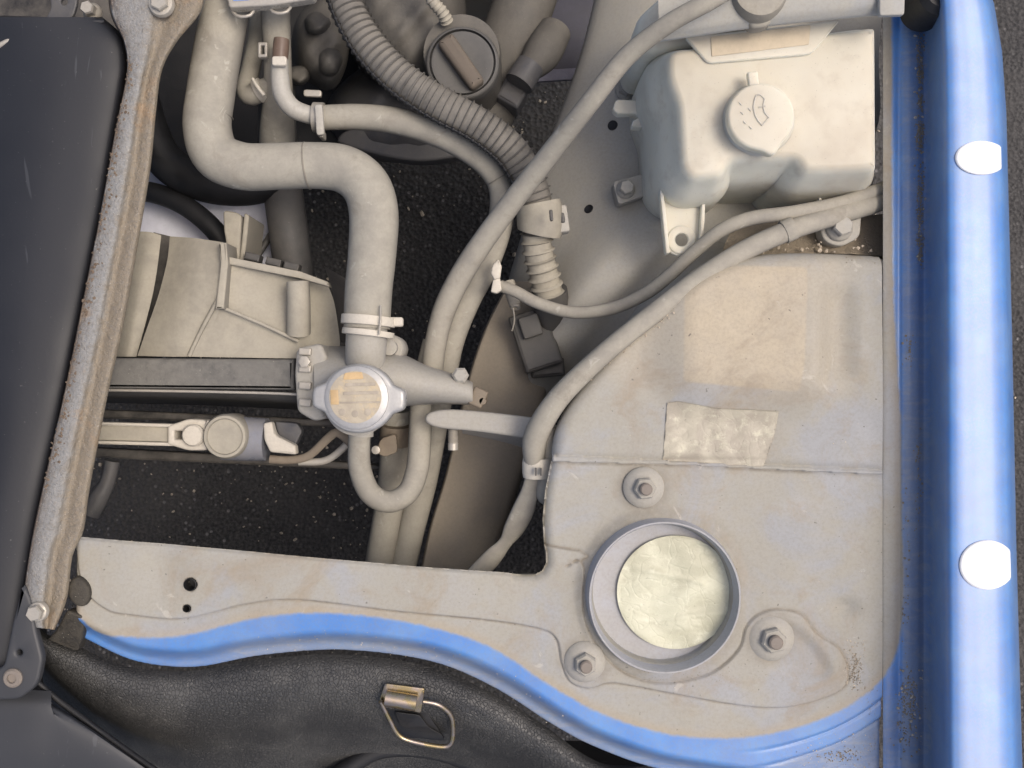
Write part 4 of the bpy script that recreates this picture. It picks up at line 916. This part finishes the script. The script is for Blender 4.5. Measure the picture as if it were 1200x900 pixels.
ol = thing('overflow_hose', 'U-bent overflow hose dropping from below the radiator cap', 'hose', P(455, 590, -.08))
obj('hose', tube([(423, 492, -.035, 12.5), (421, 520, -.04, 13), (422, 550, -.05, 13.2), (434, 578, -.055, 13), (456, 588, -.058, 13), (478, 577, -.06, 13), (489, 550, -.065, 13.5), (492, 515, -.07, 13.5), (494, 470, -.08, 13), (498, 440, -.085, 12.5), (508, 400, -.085, 12.5)], 22, 10, wob=.015), M['hose'], ol)
obj('stub_collar', lathe(P(423, 506, -.038), [(14.5*U(-.04), -.004), (14.5*U(-.04), .004)], 24, (0, 1, 0)), M['alu'], ol)
lh = thing('lower_pipe', 'short grey lower pipe with rusty collar behind the overflow hose', 'pipe', P(450, 600, -.2))
obj('pipe', tube([(464, 480, -.11, 16), (462, 530, -.12, 16.5), (458, 580, -.14, 17), (448, 640, -.15, 17), (440, 690, -.16, 17)], 22), M['hose'], lh)
obj('collar', tube([(464, 498, -.106, 18), (463, 520, -.11, 19)], 22), M['rust'], lh)
obj('rust_tab', plate(rounded([(446, 514), (464, 508), (466, 530), (450, 536), (440, 530)], 5), -.085, .004, .001), M['rust'], lh)
obj('rust_tab_bolt', lathe(P(441, 527, -.083), [(5*U(-.08), -.002), (5*U(-.08), .004), (0, .005)], 14), M['steel'], lh)

# diagonal cable
dc = thing('bonnet_cable', 'long straight dusty cable crossing diagonally over the split conduit', 'cable', P(680, 140, -.05))
obj('sheath', tube([(870, -22, .085, 11), (830, 2, .085, 11), (785, 27, .075, 11), (735, 66, .055, 11.5), (690, 122, .035, 12), (640, 186, .0, 12.5), (590, 250, -.03, 13), (548, 310, -.05, 13.5), (522, 360, -.062, 13.5), (510, 405, -.07, 13), (506, 445, -.08, 13)], 20, 10, wob=.02), M['cable'], dc)
# conduit
cd = thing('split_conduit', 'ribbed grey split wiring conduit curving down from the engine', 'conduit', P(550, 140, -.08))
cpts = [(396, -30, -.03, 22), (408, 10, -.03, 22), (432, 52, -.03, 23), (470, 92, -.032, 23), (515, 122, -.035, 23), (560, 146, -.038, 23), (598, 176, -.045, 23), (620, 212, -.055, 22), (630, 245, -.062, 21), (632, 275, -.068, 20)]
obj('ribbed_sleeve', tube(cpts, 24, 12, rings=(9.0, .13, .14)), M['conduit'], cd)
cu = catmull(cpts, 10); dv = np.gradient(cu[:, :2], axis=0); dv /= np.linalg.norm(dv, axis=1)[:, None]
slit = [(x-d[1]*r*.82, y+d[0]*r*.82, z+.0078, 2.8) for (x, y, z, r), d in zip(cu, dv)]
obj('slit_edge', tube(slit[6:-10:3], 8, 4, rings=(9.0, .55, .25)), M['black_rubber'], cd)
obj('lower_sleeve', tube([(628, 272, -.07, 19.5), (631, 295, -.075, 20), (637, 320, -.082, 20), (643, 345, -.09, 20)], 24, 10, rings=(12.0, .16, .16)), M['shroud'], cd)
cw = thing('small_conduit', 'short thin ribbed conduit next to the engine oil cap', 'conduit', P(510, 10, -.08))
obj('ribbed_sleeve', tube([(496, -30, -.05, 8), (505, -2, -.052, 8), (518, 14, -.058, 8), (524, 26, -.065, 8)], 16, 10, rings=(5.5, .16, .2)), M['shroud'], cw)
cc = thing('conduit_clip', 'beige clip band with buckle around the ribbed conduit', 'clip', P(635, 258, -.08))
obj('band', tube([(631, 238, -.062, 26), (632, 243, -.0625, 27), (633, 268, -.066, 27), (632, 273, -.067, 26)], 30), M['shroud'], cc)
obj('buckle', box(659, 256, -.058, 14, 32, .014, -8, .0015), M['apron'], cc)
obj('buckle_slot', box(659, 255, -.0565, 6, 12, .004, -8, .0008), M['conn'], cc)
obj('band_slot', box(646, 252, -.0278+.001, 4, 13, .004, -5, .0006), M['conn'], cc)
wc = thing('wiring_connector', 'charcoal plastic wiring connector below the ribbed conduit', 'connector', P(635, 400, -.2))
obj('boot', tube([(644, 340, -.09, 21), (646, 360, -.10, 21), (645, 385, -.12, 21), (638, 420, -.14, 20)], 18), M['conn'], wc)
obj('housing', box(628, 398, -.10, 46, 70, .06, -18, .003), M['conn'], wc)
obj('latch', box(622, 382, -.092, 24, 26, .012, -18, .0015), M['conn'], wc)
obj('housing_step', box(641, 422, -.115, 40, 40, .05, -5, .003), M['conn'], wc)
# cables by the tower
uc = thing('thin_washer_tube', 'thin grey tube running from under the tank to the white clip', 'tube', P(720, 362, -.07))
obj('tube', tube([(1052, 214, -.016, 8.5), (1032, 222, -.013, 8.5), (985, 238, -.004, 8.5), (930, 249, .002, 8.5), (880, 256, .001, 8.5), (845, 270, -.004, 8.3), (815, 294, -.016, 8), (785, 322, -.028, 8), (755, 345, -.04, 7.8), (715, 362, -.05, 7.6), (670, 366, -.056, 7.4), (630, 355, -.06, 7.2), (605, 342, -.062, 7), (586, 335, -.064, 7)], 16, 10), M['cable'], uc)
tc2 = thing('tower_cable', 'thick taped cable following the edge of the strut tower', 'cable', P(760, 375, -.03))
obj('sheath', tube([(1052, 228, -.018, 11), (1030, 237, -.014, 11), (975, 254, -.002, 11.5), (925, 270, .004, 12), (870, 295, .006, 12), (815, 330, .006, 12), (760, 372, .006, 12), (715, 408, .006, 12), (680, 440, .004, 12.5), (655, 466, .0, 13), (637, 492, -.006, 14), (627, 515, -.014, 14.5), (626, 535, -.02, 13), (627, 550, -.024, 11)], 20, 10, wob=.02), M['cable'], tc2)
obj('twisted_tail', tube([(627, 545, -.024, 9), (622, 572, -.03, 10), (613, 598, -.038, 13), (602, 620, -.046, 12), (592, 636, -.05, 8), (578, 652, -.052, 11), (556, 676, -.056, 12)], 16, 10, flat=.5), M['cable'], tc2)
obj('tail_stub', tube([(642, 500, -.02, 11), (644, 530, -.024, 11), (640, 560, -.028, 11), (638, 580, -.032, 10), (646, 588, -.04, 6)], 16, 8), M['cable'], tc2)
band((918, 272.5, .004), (930, 267, .004), 12, 14, 'cable', tc2, 'tape_wrap', 1.14)
kb = thing('cable_tie_band', 'pale nylon band tying the tower cable', 'band', P(630, 548, -.04))
obj('band', tube([(630, 536, -.022, 17), (630, 538, -.022, 18), (630, 557, -.025, 18), (630, 559, -.025, 17)], 24, flat=.8), M['clip'], kb)
for dx in (-2, 4): obj('band_notch', box(630+dx, 553, -.0078, 2.2, 9, .003, 0, .0003, .6), M['conn'], kb)
wk = thing('white_cable_clip', 'small white plastic clip joining thin tube and hose', 'clip', P(582, 325, -.08))
obj('clip_head', plate(rounded([(577, 310), (584, 303, 2), (588, 312), (586, 326), (579, 328), (575, 320)], 2), -.05, .006, .0015), M['clip'], wk)
obj('clip_foot', plate(rounded([(578, 326), (586, 325), (588, 340), (582, 344), (575, 342)], 2), -.052, .006, .0012), M['clip'], wk)
sw = thing('wire_terminal', 'small grey crimped wire terminal hanging under the thin tube', 'terminal', P(602, 355, -.10))
obj('barrel', tube([(596, 330, -.09, 7), (600, 345, -.088, 7.5), (604, 358, -.086, 7)], 16), M['cable'], sw)
obj('terminal_tip', lathe(P(604, 360, -.086), [(6*U(-.08), -.004), (6*U(-.08), .001), (3.4*U(-.08), .001), (3.4*U(-.08), -.003)], 20, (.1, -.9, .35)), M['steel'], sw)
obj('loose_strand', tube([(601, 360, -.085, 1), (603, 375, -.087, .9), (600, 388, -.09, .8)], 6), M['steel'], sw)

# bracket arm with stud
ba = thing('bracket_arm', 'flat grey bracket arm with threaded stud beside the frame rail', 'bracket', P(570, 500, -.07))
obj('tongue', plate(catmull([(498, 490), (505, 483), (528, 480), (570, 483), (620, 489), (646, 494), (648, 520), (625, 516), (590, 510), (550, 505), (518, 502), (502, 497)], 4, True), lambda x, y: -.038+.00012*(y-490), .007, .0025), M['alu'], ba)
obj('web', loft([[(540, 500, -.045), (590, 508, -.045), (630, 518, -.045)], [(542, 508, -.075), (590, 518, -.075), (628, 530, -.075)]], 2, 4), M['alu'], ba)
pr = []
for i in range(14): pr += [(6.2*U(-.05), i*.0011), (5.2*U(-.05), i*.0011+.00055)]
pr += [(6*U(-.05), .0156), (6*U(-.05), .021), (0, .0212)]
obj('stud', lathe(P(531, 497, -.048), pr, 20, (0, -.85, .0)), M['steel'], ba)

# ------------------------------------------------------------------ engine and oil cap
en = thing('engine_block', 'grimy grey engine castings under the split conduit', 'engine', P(480, 90, -.35))
def blob(rows, mat, name): obj(name, loft(rows, 6, 6), M[mat], en)
def dome(cx, cy, rx, ry, z0, z1, lump=.0, n=24, m=60):
    rows = []
    for i in range(n+1):
        a = (math.pi/2)*i/n; row = []
        for k in range(m+1):
            b = 2*math.pi*(k % m)/m; rr = 1+lump*(math.sin(3*b+cx)+.6*math.sin(5*b+cy))
            q = math.sin(a)**.85; x = cx+rx*rr*q*math.cos(b); y = cy+ry*rr*q*math.sin(b)
            z = z0+(z1-z0)*math.cos(a)**.5
            z += lump*.09*math.cos(a)*(math.sin(x*.11+cx)*math.cos(y*.09)+.5*math.sin(x*.19+y*.16))
            row.append((x, y, z))
        rows.append(row)
    return loft(rows, 1, 1)
obj('cylinder_cover', dome(475, 20, 72, 92, -.26, -.085, .03), M['engine'], en)
obj('gear_casing', dome(478, 130, 96, 62, -.30, -.17, .03), M['gearbox'], en)
obj('thermostat_housing', dome(376, 52, 34, 54, -.20, -.085, .05), M['engine'], en)
obj('housing_lug', dome(386, 72, 15, 18, -.12, -.072, .04), M['engine'], en)
obj('housing_lug', dome(372, 28, 16, 14, -.12, -.074, .05), M['engine'], en)
obj('housing_lug', dome(350, 88, 14, 12, -.13, -.09, .05), M['engine'], en)
obj('casing_flange', plate(catmull([(395, 165), (430, 178), (480, 188), (520, 186), (566, 176), (570, 160), (500, 150), (420, 148)], 4, True), -.185, .02, .003), M['gearbox'], en)
obj('intake_pipe', tube([(628, -40, -.16, 36), (612, 10, -.16, 36), (596, 55, -.165, 36), (582, 100, -.175, 34), (570, 140, -.18, 30)], 26), M['engine'], en)
obj('pipe_stub', tube([(650, 36, -.15, 20), (636, 62, -.14, 22), (622, 80, -.135, 16)], 20), M['engine'], en)
obj('stub_ring', tube([(622, 76, -.132, 17), (608, 98, -.13, 18)], 20), M['gearbox'], en)
obj('sensor_plug', box(600, 108, -.14, 30, 28, .03, 30, .003), M['gearbox'], en)
obj('oil_neck', lathe(P(543, 75, -.10), [(46*U(-.08), -.06), (46*U(-.08), .02), (44*U(-.08), .03)], 48), M['engine'], en)
oc = thing('oil_filler_cap', 'round grey engine oil cap with raised grip bar', 'cap', P(542, 73, -.08))
zo = -.062; uo = U(zo)
obj('cap_disc', lathe(P(542, 73, zo), [(43*uo, -.016), (43*uo, -.002), (41.5*uo, 0), (39*uo, .0005), (38.2*uo, -.004), (37*uo, -.004), (36.4*uo, .0), (34*uo, .0004), (26*uo, -.0012), (0, -.0012)], 64, sharp=50), M['oilcap'], oc)
ca, sa = math.cos(R(55)), math.sin(R(55))
def orr(x, y): return (541+ca*x-sa*y, 70+sa*x+ca*y)
obj('grip_bar', plate(rounded([orr(-35, -10), orr(35, -9), orr(35, 11), orr(-35, 12)], 6, 4), zo+.010, .013, .0045), M['grip'], oc)
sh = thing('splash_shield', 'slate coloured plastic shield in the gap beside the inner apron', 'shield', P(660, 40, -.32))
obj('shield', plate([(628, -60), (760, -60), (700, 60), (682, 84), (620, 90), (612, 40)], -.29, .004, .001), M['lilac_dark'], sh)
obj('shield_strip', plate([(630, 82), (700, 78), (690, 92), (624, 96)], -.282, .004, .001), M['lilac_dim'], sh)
pb = thing('label_bracket', 'pale metal bracket with blue and purple sticker above the thick hose', 'bracket', P(300, 0, -.02))
obj('bracket_plate', plate(rounded([(258, -40), (372, -40), (368, -2), (320, 6), (268, 9)], 4), -.008, .01, .0015), M['steel'], pb)
obj('blue_sticker', plate(rounded([(272, -20), (292, -20), (292, 0), (273, 1)], 1), -.0072, .0006, .0002), M['blue_print'], pb)
obj('purple_sticker', plate(rounded([(294, -20), (312, -20), (312, -2), (294, -.5)], 1), -.0072, .0006, .0002), M['purple_print'], pb)
for x, y in ((285, 15), (328, 11)):
    obj('bracket_loop', tube([(x-14, y-4, -.018, 2), (x-6, y+4, -.016, 2), (x+8, y+3, -.016, 2), (x+14, y-6, -.018, 2)], 8), M['steel'], pb)

# ------------------------------------------------------------------ white discs on the fender
def disc_mesh(cx, cy, rx, ry):
    V = []; F = []; nr, na = 8, 48
    for i in range(nr+2):
        q = min(i, nr)/nr
        for k in range(na):
            a = 2*math.pi*k/na; x = cx+rx*q*math.cos(a); y = cy+ry*q*math.sin(a); x = min(x, float(XR(y))-7)
            V.append(P(x, y, fz(x, y)+(.0005*(1-q**8)+.0008 if i <= nr else -.0008)))
    for i in range(nr+1):
        for k in range(na): F.append((i*na+k, i*na+(k+1) % na, (i+1)*na+(k+1) % na, (i+1)*na+k))
    return mesh_from(V, F, None)
obj('white_disc', disc_mesh(1150, 185, 31, 20), M['white'], label='small oval white disc on the blue fender by the tank', cat='pad')  # thin white disc following the fender crest
obj('white_disc', disc_mesh(1157, 662, 33, 29), M['white'], label='larger round white disc on the blue fender by the strut mount', cat='pad')  # thin white disc following the fender surface

# ------------------------------------------------------------------ loose grit
gs = []
def scat(n, x0, x1, y0, y1, zf, rs=(.0004, .0007, .0011)):
    for _ in range(n):
        x, y = random.uniform(x0, x1), random.uniform(y0, y1); z = zf(x, y) if callable(zf) else zf
        p = P(x, y, z); gs.append((p.x, p.y, z, random.choice(rs)))
scat(50, 1071, 1085, 20, 310, lambda x, y: fz(x, y)+.0006); scat(60, 1050, 1082, 780, 880, lambda x, y: fz(x, y)+.0006)
scat(80, 988, 1014, 750, 810, zl1, (.0003, .0005, .0007)); scat(60, 870, 1030, 280, 300, -.014, (.0006, .001, .0016))
scat(40, 700, 1030, 560, 830, zl1, (.0003, .0004)); scat(26, 720, 1020, 320, 530, zu1, (.0003, .0005))
for i in range(36):
    t = random.random(); x, y = 800-120*t+random.uniform(-2, 4), 356+92*t+random.uniform(0, 5); scat(1, x, x, y, y, lambda a, b: max(zu1(a, b), -.004), (.0005, .0008))
lips = [(x, y) for x, y in zip(np.random.uniform(300, 680, 300), np.random.uniform(735, 850, 300)) if 6 < sdf(LIP_POLY, np.array([[x]]), np.array([[y]]))[0, 0] < 34]
for x, y in lips[:70]: scat(1, x, x, y, y, zl1, (.0003, .0004))
scat(1, 960, 962, 870, 872, zl1, (.0004,)); scat(50, 940, 1020, 860, 900, zl1, (.0004, .0006))
cr = []
def crumbs(n, cx, cy, sx, sy, zf, rs=(.0004, .0006, .0009)):
    for _ in range(n):
        x, y = cx+random.gauss(0, sx), cy+random.gauss(0, sy); z = zf(x, y)+.0002; p = P(x, y, z); cr.append((p.x, p.y, z, random.choice(rs)))
for k in range(60):
    y = random.uniform(20, 310); crumbs(random.randint(3, 22), 1078, y, 2.2, 6, fz)
crumbs(160, 1066, 822, 5, 14, fz); crumbs(60, 1062, 850, 7, 20, fz); crumbs(40, 1064, 410, 3, 9, fz); crumbs(60, 1076, 560, 2, 40, fz); crumbs(50, 1062, 700, 3, 60, fz)
crumbs(170, 1003, 785, 4.5, 12, zl1, (.0003, .0004, .0006)); crumbs(90, 985, 885, 14, 5, zl1, (.0003, .0005, .0007)); crumbs(50, 1024, 840, 4, 25, zl1, (.0003, .0004))
crumbs(160, 800, 790, 60, 5, zl1, (.0002, .0003)); crumbs(120, 940, 300, 40, 5, lambda x, y: zu1(x, y) if y > 302 else -.016, (.0003, .0005))
bc_ = []
for i in range(420):
    k = random.randint(12, 70); t = abs(random.gauss(.05, .09)); q_ = lb[k]+(rb[k]-lb[k])*min(t, .45)
    z = float(np.interp(t, [0, .03, .1, .25, .42], [.012, .0165, .018, .019, .0185])); p = P(q_[0]+random.uniform(-1, 1), q_[1]+random.uniform(-5, 5), z+.0002)
    bc_.append((p.x, p.y, z+.0002, random.choice((.0004, .0006, .0009, .0012))))
obj('rust_flakes', pebble_mesh(bc_), M['flake'], kind='stuff', label='dark rust flakes along the edge of the corroded beam')
obj('dirt_crumbs', pebble_mesh(cr), M['dirt'], kind='stuff', label='brown dirt crumbs gathered in the blue fender gutter')
obj('grit', pebble_mesh(gs), M['grit'], kind='stuff', label='loose sand grains lying on the dusty body panels')
for o in list(bpy.data.objects):
    if '_w' in o: del o['_w']
